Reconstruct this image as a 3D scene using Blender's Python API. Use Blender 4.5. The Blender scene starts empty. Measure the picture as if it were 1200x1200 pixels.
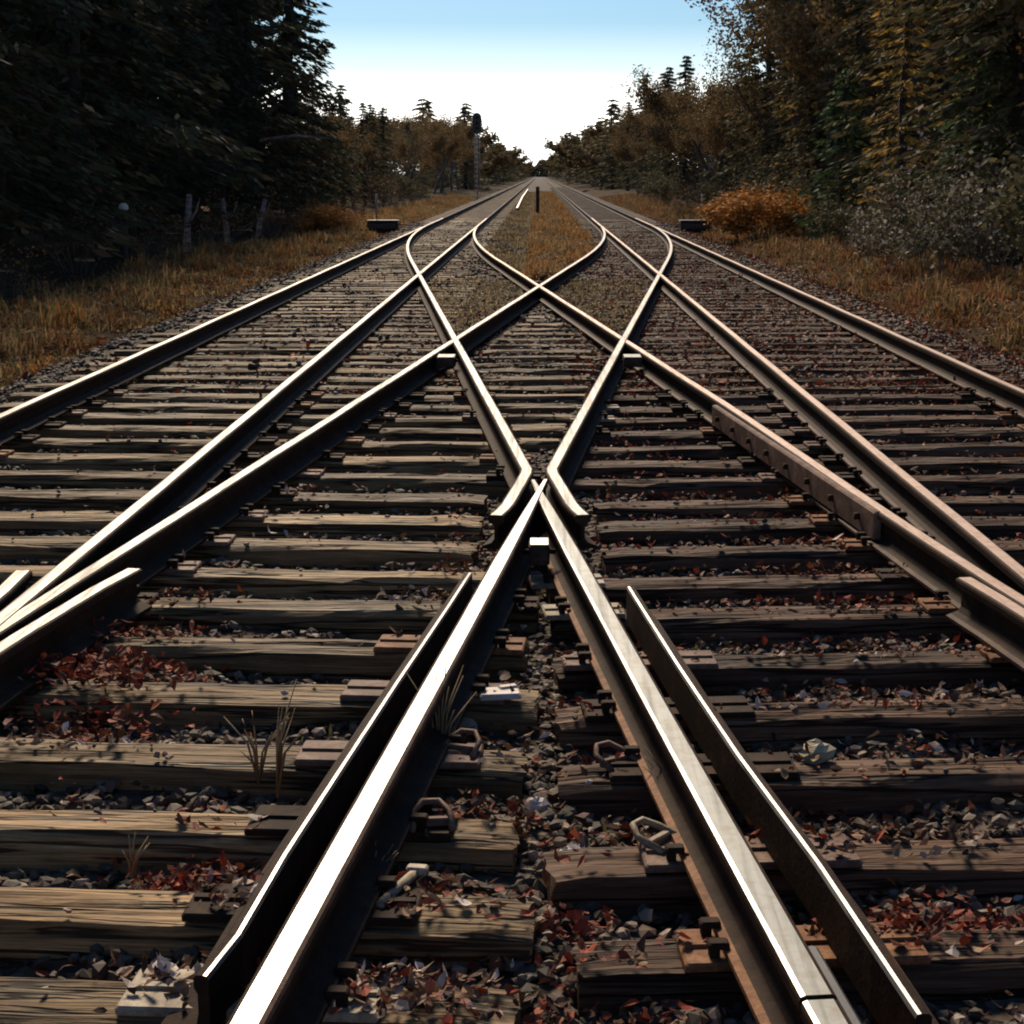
import bpy, math, random
import numpy as np
from mathutils import Vector, noise

C = bpy.data.collections.new("place"); bpy.context.scene.collection.children.link(C)
S = bpy.context.scene
rnd = random.Random(7); RG = np.random.default_rng(11)
RT = 0.17                      # rail top above sleeper tops (sleeper tops are z = 0)

# ------------------------------------------------------------------ camera
cam = bpy.data.cameras.new("camera"); cam_o = bpy.data.objects.new("camera", cam); C.objects.link(cam_o)
cam_o.location = (0, 0.29, RT + 1.441)
cam_o.rotation_euler = (math.radians(90 - 11.39), 0, 0)
cam.sensor_width = 36; cam.lens = 36 * 1960.6 / 1200
cam.shift_x = -32 / 1200
cam.clip_start = 0.05; cam.clip_end = 6000
S.camera = cam_o

# ------------------------------------------------------------------ world, sun, exposure
SUN_EL, SUN_AZ = math.radians(39), math.radians(-11)       # azimuth from straight ahead, negative = left
w = bpy.data.worlds.new("World"); S.world = w; w.use_nodes = True
nt = w.node_tree; nt.nodes.clear()
wo = nt.nodes.new('ShaderNodeOutputWorld'); wb = nt.nodes.new('ShaderNodeBackground')
sk = nt.nodes.new('ShaderNodeTexSky'); sk.sky_type = 'NISHITA'; sk.sun_disc = False
sk.sun_elevation = SUN_EL; sk.sun_rotation = SUN_AZ
sk.altitude = 200; sk.air_density = 1.0; sk.dust_density = 0.8; sk.ozone_density = 2.5
wb.inputs['Strength'].default_value = 0.105
# the low band of bright haze over the horizon, clear cyan sky above it
wt = nt.nodes.new('ShaderNodeTexCoord'); wx = nt.nodes.new('ShaderNodeSeparateXYZ'); nt.links.new(wt.outputs['Generated'], wx.inputs[0])
wr = nt.nodes.new('ShaderNodeValToRGB'); nt.links.new(wx.outputs['Z'], wr.inputs['Fac'])
for e_, (p_, v_) in zip([wr.color_ramp.elements[0], wr.color_ramp.elements.new(.06), wr.color_ramp.elements[-1]], ((0.03, 1), (.058, .15), (.085, 0))):
    e_.position = p_; e_.color = (v_, v_, v_, 1)
wm = nt.nodes.new('ShaderNodeMix'); wm.data_type = 'RGBA'; wm.blend_type = 'MULTIPLY'; wm.inputs[0].default_value = 1; wm.inputs[7].default_value = (.315, .435, .545, 1)
nt.links.new(sk.outputs[0], wm.inputs[6])
wh = nt.nodes.new('ShaderNodeMix'); wh.data_type = 'RGBA'; wh.inputs[7].default_value = (18, 17.4, 16.2, 1)
nt.links.new(wr.outputs[0], wh.inputs[0]); nt.links.new(wm.outputs[2], wh.inputs[6]); nt.links.new(wh.outputs[2], wb.inputs['Color']); nt.links.new(wb.outputs[0], wo.inputs['Surface'])
sun = bpy.data.lights.new("sun", 'SUN'); sun.energy = 3.3; sun.angle = math.radians(14); sun.color = (1, .82, .61)
sun_o = bpy.data.objects.new("sun", sun); C.objects.link(sun_o)
sd = Vector((math.sin(SUN_AZ) * math.cos(SUN_EL), math.cos(SUN_AZ) * math.cos(SUN_EL), math.sin(SUN_EL)))
sun_o.rotation_euler = sd.to_track_quat('Z', 'Y').to_euler()
S.view_settings.view_transform = 'Standard'; S.view_settings.look = 'None'
S.view_settings.exposure = 0.7; S.view_settings.gamma = 1
S.cycles.filter_width = 2.0
S.cycles.max_bounces = 5; S.cycles.diffuse_bounces = 3; S.cycles.glossy_bounces = 2

# ------------------------------------------------------------------ helpers: materials
def new_mat(name):
    m = bpy.data.materials.new(name); m.use_nodes = True
    t = m.node_tree; b = t.nodes['Principled BSDF']
    return m, t, b
def N(t, kind, **kw):
    n = t.nodes.new(kind)
    for k, v in kw.items(): setattr(n, k, v)
    return n
def L(t, a, b): t.links.new(a, b)
def mapped(t, scale, coord='Object'):
    tc = N(t, 'ShaderNodeTexCoord'); mp = N(t, 'ShaderNodeMapping'); mp.inputs['Scale'].default_value = scale
    L(t, tc.outputs[coord], mp.inputs['Vector']); return mp.outputs[0]
def noise_n(t, vec, scale=1, detail=5, rough=.6):
    n = N(t, 'ShaderNodeTexNoise'); n.inputs['Scale'].default_value = scale
    n.inputs['Detail'].default_value = detail; n.inputs['Roughness'].default_value = rough
    L(t, vec, n.inputs['Vector']); return n.outputs['Fac']
def ramp(t, fac, stops):
    r = N(t, 'ShaderNodeValToRGB'); e = r.color_ramp.elements
    while len(e) < len(stops): e.new(.5)
    for q, (p, c) in zip(e, stops):
        q.position = p; q.color = (c[0], c[1], c[2], 1) if not isinstance(c, (int, float)) else (c, c, c, 1)
    L(t, fac, r.inputs['Fac']); return r.outputs['Color']
def mix(t, fac, a, b, mode='MIX'):
    n = N(t, 'ShaderNodeMix', data_type='RGBA', blend_type=mode)
    if isinstance(fac, (int, float)): n.inputs[0].default_value = fac
    else: L(t, fac, n.inputs[0])
    for i, v in ((6, a), (7, b)):
        if isinstance(v, tuple): n.inputs[i].default_value = (*v, 1)
        else: L(t, v, n.inputs[i])
    return n.outputs[2]
def bump(t, b, h, strength=.5, dist=.01):
    n = N(t, 'ShaderNodeBump'); n.inputs['Strength'].default_value = strength; n.inputs['Distance'].default_value = dist
    L(t, h, n.inputs['Height']); L(t, n.outputs[0], b.inputs['Normal'])
def obj_value(t, col, lo=.7, hi=1.3):
    oi = N(t, 'ShaderNodeObjectInfo'); mr = N(t, 'ShaderNodeMapRange')
    mr.inputs['To Min'].default_value = lo; mr.inputs['To Max'].default_value = hi
    L(t, oi.outputs['Random'], mr.inputs['Value'])
    h = N(t, 'ShaderNodeHueSaturation'); L(t, mr.outputs[0], h.inputs['Value']); L(t, col, h.inputs['Color'])
    return h.outputs[0]

def wood_mat(name, light, mid, dark, moss, rough=.55):
    m, t, b = new_mat(name)
    oi = N(t, 'ShaderNodeObjectInfo'); tc = N(t, 'ShaderNodeTexCoord')
    add = N(t, 'ShaderNodeVectorMath', operation='ADD'); cmb = N(t, 'ShaderNodeMath', operation='MULTIPLY')
    L(t, oi.outputs['Random'], cmb.inputs[0]); cmb.inputs[1].default_value = 37
    L(t, tc.outputs['Object'], add.inputs[0]); L(t, cmb.outputs[0], add.inputs[1])
    def mp(s):
        q = N(t, 'ShaderNodeMapping'); q.inputs['Scale'].default_value = s; L(t, add.outputs[0], q.inputs[0]); return q.outputs[0]
    grain = noise_n(t, mp((1.3, 30, 30)), 1, 6, .65)
    fine = noise_n(t, mp((5, 150, 150)), 1, 3, .6)
    blot = noise_n(t, mp((3.5, 5, 5)), 1, 5, .65)
    big = noise_n(t, mp((1.1, 1.5, 1.5)), 1, 2, .5)
    col = ramp(t, grain, [(.26, dark), (.44, mid), (.68, light)])
    col = mix(t, ramp(t, fine, [(.35, .6), (.60, 0)]), col, dark)
    col = mix(t, ramp(t, blot, [(.52, 0), (.72, .7)]), col, moss)
    col = mix(t, ramp(t, big, [(.40, .42), (.56, 0)]), col, dark)
    crack = noise_n(t, mp((.7, 17, 17)), 1, 3, .55)
    ck_ = ramp(t, crack, [(.455, 0), (.485, 1), (.505, 1), (.535, 0)])
    col = mix(t, ck_, col, tuple(x * .6 for x in dark))
    col = obj_value(t, col, .6, 1.3)
    L(t, col, b.inputs['Base Color'])
    L(t, ramp(t, grain, [(.3, rough + .25), (.7, rough)]), b.inputs['Roughness'])
    b.inputs['Specular IOR Level'].default_value = .16
    hm = mix(t, .35, grain, fine); hm = mix(t, ck_, hm, (0, 0, 0))
    bump(t, b, hm, .9, .012)
    return m
M = {}
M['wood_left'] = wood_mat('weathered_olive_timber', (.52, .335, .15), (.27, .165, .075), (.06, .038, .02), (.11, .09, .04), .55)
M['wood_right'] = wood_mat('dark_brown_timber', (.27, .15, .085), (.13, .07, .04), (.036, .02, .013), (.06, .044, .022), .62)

def rust_mat(name, a, b_, c, rough=.75):
    m, t, b = new_mat(name)
    v = mapped(t, (1, 1, 1)); n1 = noise_n(t, v, 9, 6, .7); n2 = noise_n(t, v, 60, 4, .7)
    col = ramp(t, n1, [(.3, a), (.5, b_), (.72, c)])
    col = mix(t, ramp(t, n2, [(.4, 0), (.7, .6)]), col, a)
    L(t, col, b.inputs['Base Color']); b.inputs['Roughness'].default_value = rough; b.inputs['Specular IOR Level'].default_value = .08
    bump(t, b, n2, .5, .004)
    return m
M['rust_dark'] = rust_mat('dark_rust', (.018, .011, .0075), (.036, .021, .014), (.07, .038, .022))
M['rust_tan'] = rust_mat('tan_rust', (.07, .04, .028), (.17, .105, .075), (.30, .20, .15), .6)
M['rust_mid'] = rust_mat('brown_rust', (.035, .02, .014), (.085, .05, .036), (.16, .10, .072), .65)
M['rust_orange'] = rust_mat('orange_rust', (.07, .03, .015), (.22, .10, .045), (.36, .19, .10), .65)
M['pale_iron'] = rust_mat('pale_weathered_iron', (.12, .09, .06), (.36, .29, .20), (.55, .46, .35), .5)
def steel_mat(name, base, rough, metal, stain, amount):
    m, t, b = new_mat(name)
    tc = N(t, 'ShaderNodeTexCoord'); mp = N(t, 'ShaderNodeMapping'); mp.inputs['Scale'].default_value = (40, 1.2, 1)
    L(t, tc.outputs['Object'], mp.inputs[0])
    n1 = noise_n(t, mp.outputs[0], 1, 5, .7); n2 = noise_n(t, tc.outputs['Object'], 22, 5, .7)
    col = mix(t, ramp(t, n2, [(.45, 0), (.75, amount)]), base, stain)
    col = mix(t, ramp(t, n1, [(.35, .4), (.55, 0)]), col, tuple(x * .6 for x in base))
    L(t, col, b.inputs['Base Color']); b.inputs['Metallic'].default_value = metal
    L(t, ramp(t, n1, [(.3, rough + .25), (.7, rough - .06)]), b.inputs['Roughness'])
    bump(t, b, n2, .12, .002)
    return m
M['steel_bright'] = steel_mat('polished_rail_steel', (.43, .415, .395), .40, 1, (.35, .25, .18), .5)
M['steel_mid'] = steel_mat('worn_rail_steel', (.27, .262, .25), .5, .95, (.20, .14, .10), .75)
M['steel_dull'] = steel_mat('dull_rail_steel', (.20, .205, .195), .46, .6, (.12, .10, .06), .7)
M['steel_pink'] = steel_mat('rusting_rail_steel', (.38, .285, .235), .5, .75, (.20, .11, .07), .8)

def attr_mat(name, rough=.8, lo=.8, hi=1.2, sub=0.0, spec=.3):
    m, t, b = new_mat(name)
    a = N(t, 'ShaderNodeAttribute', attribute_name='col')
    L(t, obj_value(t, a.outputs['Color'], lo, hi), b.inputs['Base Color']); b.inputs['Roughness'].default_value = rough
    b.inputs['Specular IOR Level'].default_value = spec
    if sub:
        tr = N(t, 'ShaderNodeBsdfTranslucent'); L(t, a.outputs['Color'], tr.inputs[0])
        ms = N(t, 'ShaderNodeMixShader'); ms.inputs[0].default_value = sub
        out = t.nodes['Material Output']; L(t, b.outputs[0], ms.inputs[1]); L(t, tr.outputs[0], ms.inputs[2]); L(t, ms.outputs[0], out.inputs[0])
    return m
M['stone'] = attr_mat('ballast_stone', .75)
M['leaf'] = attr_mat('fallen_leaf', .7, sub=.1, spec=.2)
M['grass'] = attr_mat('dead_grass', .85, sub=.4, spec=.1)
M['foliage'] = attr_mat('foliage', .8, .7, 1.25, sub=.2, spec=.12)
def simple_noise(name, stops, scale, rough=.85, bs=.5, bd=.02, sc3=(1, 1, 1)):
    m, t, b = new_mat(name); v = mapped(t, sc3); n1 = noise_n(t, v, scale, 7, .7)
    L(t, ramp(t, n1, stops), b.inputs['Base Color']); b.inputs['Roughness'].default_value = rough
    bump(t, b, n1, bs, bd); return m
M['bark'] = simple_noise('dark_bark', [(.3, (.015, .011, .009)), (.6, (.05, .038, .03)), (.8, (.09, .075, .062))], 8, .9, .8, .03, (2, 2, .5))
M['bark_grey'] = simple_noise('grey_twig_bark', [(.3, (.05, .04, .034)), (.6, (.11, .09, .078)), (.8, (.19, .165, .145))], 8, .9, .8, .03, (2, 2, .5))
M['birch'] = simple_noise('pale_birch_bark', [(.40, (.03, .022, .02)), (.52, (.22, .17, .15)), (.75, (.42, .35, .32))], 6, .7, .3, .01, (1, 1, 3))
M['dark_iron'] = simple_noise('dark_painted_iron', [(.3, (.012, .012, .012)), (.7, (.035, .032, .03))], 20, .5, .2, .003)
M['grey_iron'] = simple_noise('grey_galvanised_iron', [(.3, (.22, .21, .2)), (.7, (.4, .38, .36))], 14, .5, .2, .003)
M['white_paint'] = simple_noise('white_paint', [(.3, (.6, .58, .55)), (.7, (.8, .79, .76))], 10, .5, .1, .003)
M['lens'] = simple_noise('dark_lens', [(.3, (.02, .005, .004)), (.7, (.05, .012, .01))], 10, .15, .0, .003)
M['plank'] = simple_noise('pale_plank', [(.3, (.35, .29, .24)), (.7, (.66, .60, .54))], 6, .6, .4, .01, (1, 12, 12))

# ballast and earth sheets
m, t, b = new_mat('ballast_bed'); v = mapped(t, (1, 1, 1))
vo = N(t, 'ShaderNodeTexVoronoi'); vo.inputs['Scale'].default_value = 26; L(t, v, vo.inputs['Vector'])
n1 = noise_n(t, v, 1.3, 5, .6)
cc = ramp(t, vo.outputs['Color'], [(.2, (.04, .03, .023)), (.6, (.085, .064, .047)), (.9, (.15, .115, .09))])
cc = mix(t, ramp(t, n1, [(.45, 0), (.62, .55)]), cc, (.06, .033, .02))
L(t, cc, b.inputs['Base Color']); b.inputs['Roughness'].default_value = .85
b.inputs['Specular IOR Level'].default_value = .15
bump(t, b, vo.outputs['Distance'], 1, .03); M['ballast'] = m
m, t, b = new_mat('forest_earth'); v = mapped(t, (1, 1, 1))
n1 = noise_n(t, v, .7, 8, .7); n2 = noise_n(t, v, 9, 6, .7)
cc = ramp(t, n1, [(.35, (.028, .02, .012)), (.5, (.075, .05, .024)), (.65, (.13, .08, .035))])
cc = mix(t, ramp(t, n2, [(.4, .7), (.65, 0)]), cc, (.03, .022, .014))
L(t, cc, b.inputs['Base Color']); b.inputs['Roughness'].default_value = .95; b.inputs['Specular IOR Level'].default_value = .05; bump(t, b, n2, 1, .06); M['earth'] = m

# ------------------------------------------------------------------ helpers: objects
def put(name, me, mat=None, parent=None, loc=None, rz=0):
    o = bpy.data.objects.new(name, me); C.objects.link(o)
    if mat is not None and me is not None and len(me.materials) == 0:
        for q in (mat if isinstance(mat, (list, tuple)) else [mat]): me.materials.append(q)
    if parent: o.parent = parent
    if loc is not None: o.location = loc
    o.rotation_euler = (0, 0, rz)
    return o
def tag(o, label=None, cat=None, group=None, kind=None):
    if label: o['label'] = label
    if cat: o['category'] = cat
    if group: o['group'] = group
    if kind: o['kind'] = kind
    return o
def thing(name, label, cat, loc=(0, 0, 0), rz=0, group=None):
    return tag(put(name, None, loc=loc, rz=rz), label, cat, group)
def fast_mesh(name, V, F, col=None, mi=None, smooth=False):
    V = np.asarray(V, dtype=np.float32); F = np.asarray(F, dtype=np.int32); k = F.shape[1]
    me = bpy.data.meshes.new(name)
    me.vertices.add(len(V)); me.vertices.foreach_set('co', V.ravel())
    me.loops.add(F.size); me.loops.foreach_set('vertex_index', F.ravel())
    me.polygons.add(len(F)); me.polygons.foreach_set('loop_start', np.arange(0, F.size, k, dtype=np.int32))
    if mi is not None: me.polygons.foreach_set('material_index', np.asarray(mi, dtype=np.int32))
    me.polygons.foreach_set('use_smooth', np.full(len(F), smooth, dtype=bool))
    me.update(calc_edges=True)
    if col is not None:
        a = me.attributes.new('col', 'FLOAT_COLOR', 'FACE')
        rgba = np.ones((len(F), 4), dtype=np.float32); rgba[:, :3] = col
        a.data.foreach_set('color', rgba.ravel())
    me.validate(); return me
class MB:
    """collects shapes into one mesh"""
    def __init__(s): s.v = []; s.f = []; s.m = []; s.sm = []
    def add(s, vs, fs, mi=0, sm=False):
        o = len(s.v); s.v += [tuple(p) for p in vs]; s.f += [tuple(i + o for i in f) for f in fs]; s.m += [mi] * len(fs); s.sm += [sm] * len(fs)
    def box(s, c, d, mi=0, bev=0.0, rz=0):
        x, y, z = (q / 2 for q in d); b = min(bev, x * .9, y * .9, z * .9)
        if b <= 0:
            vs = [(i * x, j * y, k * z) for k in (-1, 1) for j in (-1, 1) for i in (-1, 1)]
            fs = [(0, 2, 3, 1), (4, 5, 7, 6), (0, 1, 5, 4), (2, 6, 7, 3), (0, 4, 6, 2), (1, 3, 7, 5)]
        else:       # chamfered top and vertical edges
            def ring(xx, yy, zz, q): return [(xx, yy - q, zz), (xx - q, yy, zz), (-xx + q, yy, zz), (-xx, yy - q, zz), (-xx, -yy + q, zz), (-xx + q, -yy, zz), (xx - q, -yy, zz), (xx, -yy + q, zz)]
            r0, r1, r2 = ring(x, y, -z, b), ring(x, y, z - b, b), ring(x - b, y - b, z, b * .6)
            vs = r0 + r1 + r2; fs = [tuple(range(7, -1, -1)), tuple(range(16, 24))]
            for k in (0, 8):
                fs += [(k + i, k + (i + 1) % 8, k + 8 + (i + 1) % 8, k + 8 + i) for i in range(8)]
        cs, sn = math.cos(rz), math.sin(rz)
        s.add([(c[0] + p[0] * cs - p[1] * sn, c[1] + p[0] * sn + p[1] * cs, c[2] + p[2]) for p in vs], fs, mi)
        return s
    def tube(s, pts, rad, n=8, mi=0, cap=True):
        pts = [Vector(p) for p in pts]; rad = rad if isinstance(rad, (list, tuple)) else [rad] * len(pts)
        vs = []; fs = []
        for i, p in enumerate(pts):
            d = (pts[min(i + 1, len(pts) - 1)] - pts[max(i - 1, 0)]).normalized()
            u = d.cross(Vector((0, 1, 0)) if abs(d.z) > .8 else Vector((0, 0, 1))).normalized(); q = d.cross(u)
            for k in range(n):
                a = 2 * math.pi * k / n; vs.append(p + (u * math.cos(a) + q * math.sin(a)) * rad[i])
        for i in range(len(pts) - 1):
            for k in range(n):
                fs.append((i * n + k, i * n + (k + 1) % n, (i + 1) * n + (k + 1) % n, (i + 1) * n + k))
        if cap: fs += [tuple(range(n - 1, -1, -1)), tuple(range((len(pts) - 1) * n, len(pts) * n))]
        s.add(vs, fs, mi, True); return s
    def mesh(s, name):
        me = bpy.data.meshes.new(name); me.from_pydata(s.v, [], s.f); me.polygons.foreach_set('material_index', s.m)
        me.polygons.foreach_set('use_smooth', s.sm); me.update(); return me
    def build(s, name, mat, parent=None, loc=None, rz=0): return put(name, s.mesh(name), mat, parent, loc, rz)
ONES = "zero first second third fourth fifth sixth seventh eighth ninth tenth eleventh twelfth thirteenth fourteenth fifteenth sixteenth seventeenth eighteenth nineteenth".split()
TENS = {2: 'twent', 3: 'thirt', 4: 'fort', 5: 'fift', 6: 'sixt', 7: 'sevent', 8: 'eight', 9: 'ninet'}
def nth(n):
    if n < 20: return ONES[n]
    if n % 10 == 0: return TENS[n // 10] + 'ieth'
    return TENS[n // 10] + 'y-' + ONES[n % 10]
def from_px(x, y, z=0.0):
    """ground point (height z) seen at photo pixel x, y : used to read distances off the photograph"""
    h = (RT + 1.441 - z) / .9803
    Y = 2000 * h / (y - 205); return (x - 632) / 2000 * Y, Y

# ------------------------------------------------------------------ track layout
XA, XB, XC, XD = -3.295, -1.79, 1.79, 3.295
Y0, SL = 7.95, .1025
def curve_x(x30, x50, Y):          # straight to Y=30 then bends to lie parallel at Y=50
    u = min(max((Y - 30) / 20, 0), 1); return x30 + (x50 - x30) * (2 * u - u * u)
def xF(Y): return SL * (Y - Y0) if Y <= 30 else curve_x(SL * (30 - Y0), XD - .02, Y)
def xE(Y): return SL * (Y - 22.71) if Y <= 30 else curve_x(SL * (30 - 22.71), XC - .02, Y)
def xG(Y): return -xF(Y)
def xH(Y): return -xE(Y) - (.05 * math.exp(-((Y - 7.0) / 2.2) ** 2) if Y < 14 else 0)

# ---- the ground, one sheet to the horizon
def ground_z(X, Y):
    a = np.abs(X)
    z = np.where(a < 4.3, -.42, np.where(a < 5.2, -.42 + (a - 4.3) / .9 * .22, -.2 + np.clip((a - 5.2) / 6, 0, 1) * .45))
    return z + np.where(a > 5.0, .07 * np.sin(X * 1.7 + Y * .6) * np.sin(Y * .9 - X * .4), 0)
xs = np.concatenate([[-1500, -400, -120, -50], np.arange(-26, -12, 1.5), np.arange(-12, 12.01, .4), np.arange(13.5, 27, 1.5), [50, 120, 400, 1500]])
ys = np.concatenate([[-300, -60, -20], np.arange(-8, 60, .6), np.arange(60, 200, 3), [220, 300, 450, 700, 1100, 1800, 3000]])
def grid(xs, ys, zf):
    X, Y = np.meshgrid(xs, ys); Z = zf(X, Y); V = np.stack([X, Y, Z], -1).reshape(-1, 3)
    nx, ny = len(xs), len(ys); i = np.arange(nx - 1)[None, :] + np.arange(ny - 1)[:, None] * nx; i = i.ravel()
    return V, np.stack([i, i + 1, i + nx + 1, i + nx], 1)
V, F = grid(xs, ys, ground_z)
tag(put('ground', fast_mesh('ground', V, F, smooth=True), M['earth']), kind='structure')
# ---- ballast bed
def bed_z(X, Y):
    a = np.abs(X); top = -.10 + .062 * np.clip((Y - 9) / 9, 0, 1); z = np.where(a < 4.15, top, top - (a - 4.15) / .9 * .3)
    return z + .018 * np.sin(X * 5.1 + 1.3 * np.sin(Y * 3.1)) * np.sin(Y * 4.3 + X) + .012 * np.sin(X * 13 + Y * 3) * np.sin(Y * 11.7 - X * 4)
xs = np.concatenate([np.linspace(-5.2, -3.6, 12), np.linspace(-3.5, 3.5, 110), np.linspace(3.6, 5.2, 12)])
ys = np.concatenate([np.arange(-4, 1.5, .4), np.arange(1.5, 14, .07), np.arange(14, 60, .4), np.arange(60, 200, 4), [230, 300, 400, 600, 900, 1400]])
V, F = grid(xs, ys, bed_z)
tag(put('ballast_bed', fast_mesh('ballast_bed', V, F, smooth=True), M['ballast']), kind='structure')

# ------------------------------------------------------------------ rails
PROF = [(-.065, 0), (.065, 0), (.065, .012), (.047, .018), (.022, .027), (.0085, .045), (.0085, .100), (.020, .112), (.034, .119), (.0355, .140), (.0325, .1485), (.024, .152),
        (-.024, .152), (-.0325, .1485), (-.0355, .140), (-.034, .119), (-.020, .112), (-.0085, .100), (-.0085, .045), (-.022, .027), (-.047, .018), (-.065, .012)]
PM = [0, 3, 3, 0, 0, 0, 0, 0, 0, 2, 2, 1, 4, 2, 0, 0, 0, 0, 0, 0, 3, 3]
# steel angle of the check rails: upright leg with a worn bright outer edge, thickened at the top, and a foot
ANGLE = [(-.014, 0), (.095, 0), (.095, .013), (.016, .022), (.010, .05), (.010, .09), (.018, .102), (.018, .122), (.012, .129), (-.003, .131), (-.011, .130), (-.015, .122), (-.015, .05)]
AM = [0, 0, 0, 0, 0, 0, 0, 0, 0, 1, 1, 0, 0]
def sweep(pts, prof, pm, dz=0.0, base=.018, flip=False, width=None, far=None):
    P = [Vector((p[0], p[1])) for p in pts]; n = len(prof); V = []; F = []; MI = []
    pr = [(-u, z) for u, z in prof][::-1] if flip else prof
    pmm = (pm[:-1][::-1] + pm[-1:]) if flip else pm
    for i, p in enumerate(P):
        d1 = (p - P[i - 1]).normalized() if i else None; d2 = (P[i + 1] - p).normalized() if i < len(P) - 1 else None
        d = ((d1 or d2) + (d2 or d1)).normalized(); s = 1.0
        if d1 and d2: s = 1 / max(.7, d.dot(d1))
        nrm = Vector((d.y, -d.x)) * s
        lz = pts[i][2] if len(pts[i]) > 2 else 0
        kw = width[i] if width else 1
        for u, z in pr: V.append((p.x + nrm.x * u * kw, p.y + nrm.y * u * kw, base + z + dz + lz))
    for i in range(len(P) - 1):
        for k in range(n):
            F.append((i * n + k, i * n + (k + 1) % n, (i + 1) * n + (k + 1) % n, (i + 1) * n + k)); MI.append(5 if far and pmm[k] == 1 and P[i].y > far else pmm[k])
    me = bpy.data.meshes.new('rail')
    F += [tuple(range(n - 1, -1, -1)), tuple(range((len(P) - 1) * n, len(P) * n))]; MI += [0, 0]
    me.from_pydata(V, [], F); me.polygons.foreach_set('material_index', MI); me.update(); return me
BRIGHT = [M['rust_dark'], M['steel_bright'], M['rust_mid'], M['rust_dark'], M['rust_dark']]
LEFT = [M['rust_dark'], M['steel_mid'], M['rust_dark'], M['rust_dark'], M['rust_dark'], M['rust_mid']]
RIGHT = [M['rust_dark'], M['steel_pink'], M['rust_dark'], M['rust_mid'], M['rust_dark'], M['rust_mid']]  # shade under the head put into the dark web colour, feet lighter
def rail(name, label, pts, mats, dz=0, prof=PROF, pm=PM, group=None, cat='rail', **kw):
    return tag(put(name, sweep(pts, prof, pm, dz, **kw), mats), label, cat, group)
def run(fn, a, b, st=.7):
    out = []; y = a
    while y < b - .01:
        out.append((fn(y), y, .0015 * math.sin(y * 2.1 + fn(y) * 3))); y += st if y < 60 else 20
    return out + [(fn(b), b)]
RAILS = 'rails of the straight left and right tracks'
rail('running_rail', 'outermost rail on the left, bright top running beside the orange grass', run(lambda y: XA, -2.5, 900), LEFT, -.001, group=RAILS, far=58)
rail('running_rail', 'inner rail of the left straight track, second bright line from the left', run(lambda y: XB, -2.5, 900), LEFT, -.002, group=RAILS, far=58)
rail('running_rail', 'inner rail of the right straight track with rust tinted top', run(lambda y: XC, -2.5, 900), RIGHT, -.001, group=RAILS, far=58)
rail('running_rail', 'outermost rail on the right, rusty pink beside the brown verge', run(lambda y: XD, -2.5, 900), RIGHT, -.002, group=RAILS, far=58)
CR = 'crossover rails of the scissors crossing'
def tip(pts, n=6): return [1] * (len(pts) - n) + [1 - .75 * (i + 1) / n for i in range(n)]
p = run(xE, -1.5, 50); rail('crossover_rail', 'bright crossover rail from the lower left edge to the far right switch', p, LEFT, -.004, group=CR, width=tip(p))
p = run(xH, -1.5, 50); rail('crossover_rail', 'dull crossover rail from the lower right edge to the far left switch', p, RIGHT, -.0055, group=CR, width=tip(p))
p = run(xF, -2.5, 8.25, .9)
f_near = rail('crossing_vee_rail', 'broad white polished rail rising from the lower left to the vee', p, BRIGHT, 0, group='rails of the central vee', width=[1] * (len(p) - 2) + [.75, .3])
p = run(xG, -2.5, 3.05, .9)
rail('crossing_vee_rail', 'short grey rail below the joint at the lower right', p, [M['rust_dark'], M['steel_dull'], M['rust_dark'], M['rust_orange'], M['steel_bright']], -.004, group='rails of the central vee')
p = run(xG, 3.062, 8.25, .9)
rail('crossing_vee_rail', 'grey green topped rail rising from the lower right to the vee', p, [M['rust_dark'], M['steel_dull'], M['rust_dark'], M['rust_orange'], M['steel_bright']], -.0025, group='rails of the central vee', width=[1] * (len(p) - 2) + [.75, .3])
KN = Y0 + .566
p = [(.190, 7.40), (.165, 7.52), (.143, 7.66), (.10, 8.10), (.066, KN - .07), (.063, KN + .05)] + run(xF, KN + .3, 50)
rail('wing_rail', 'rail from the right switch bending outward at the right of the vee', p, LEFT, -.003, group='wing rails of the central vee', width=tip(p))
p = [(-.188, 7.40), (-.163, 7.52), (-.141, 7.66), (-.098, 8.10), (-.066, KN - .07), (-.063, KN + .05)] + run(xG, KN + .3, 50)
rail('wing_rail', 'rail from the left switch bending outward at the left of the vee', p, LEFT, -.0045, group='wing rails of the central vee', width=tip(p))
# wing ends at the outer frogs
rail('wing_rail', 'short bright rail end flaring beside the lower left edge rails', [(-1.515, 6.38), (-1.575, 6.08), (-1.665, 5.45), (-1.80, 4.2), (-2.0, 2.2)], LEFT, -.001)
rail('wing_rail', 'stub of bright rail at the very left edge', [(-1.925, 6.36), (-1.905, 6.05), (-1.888, 5.4), (-1.888, 2.2)], LEFT, -.0035)
rail('wing_rail', 'short rusty rail end flaring near the lower right edge', [(1.555, 6.24), (1.60, 5.95), (1.67, 5.4), (1.80, 4.2), (2.0, 2.2)], RIGHT, -.001)
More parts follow.
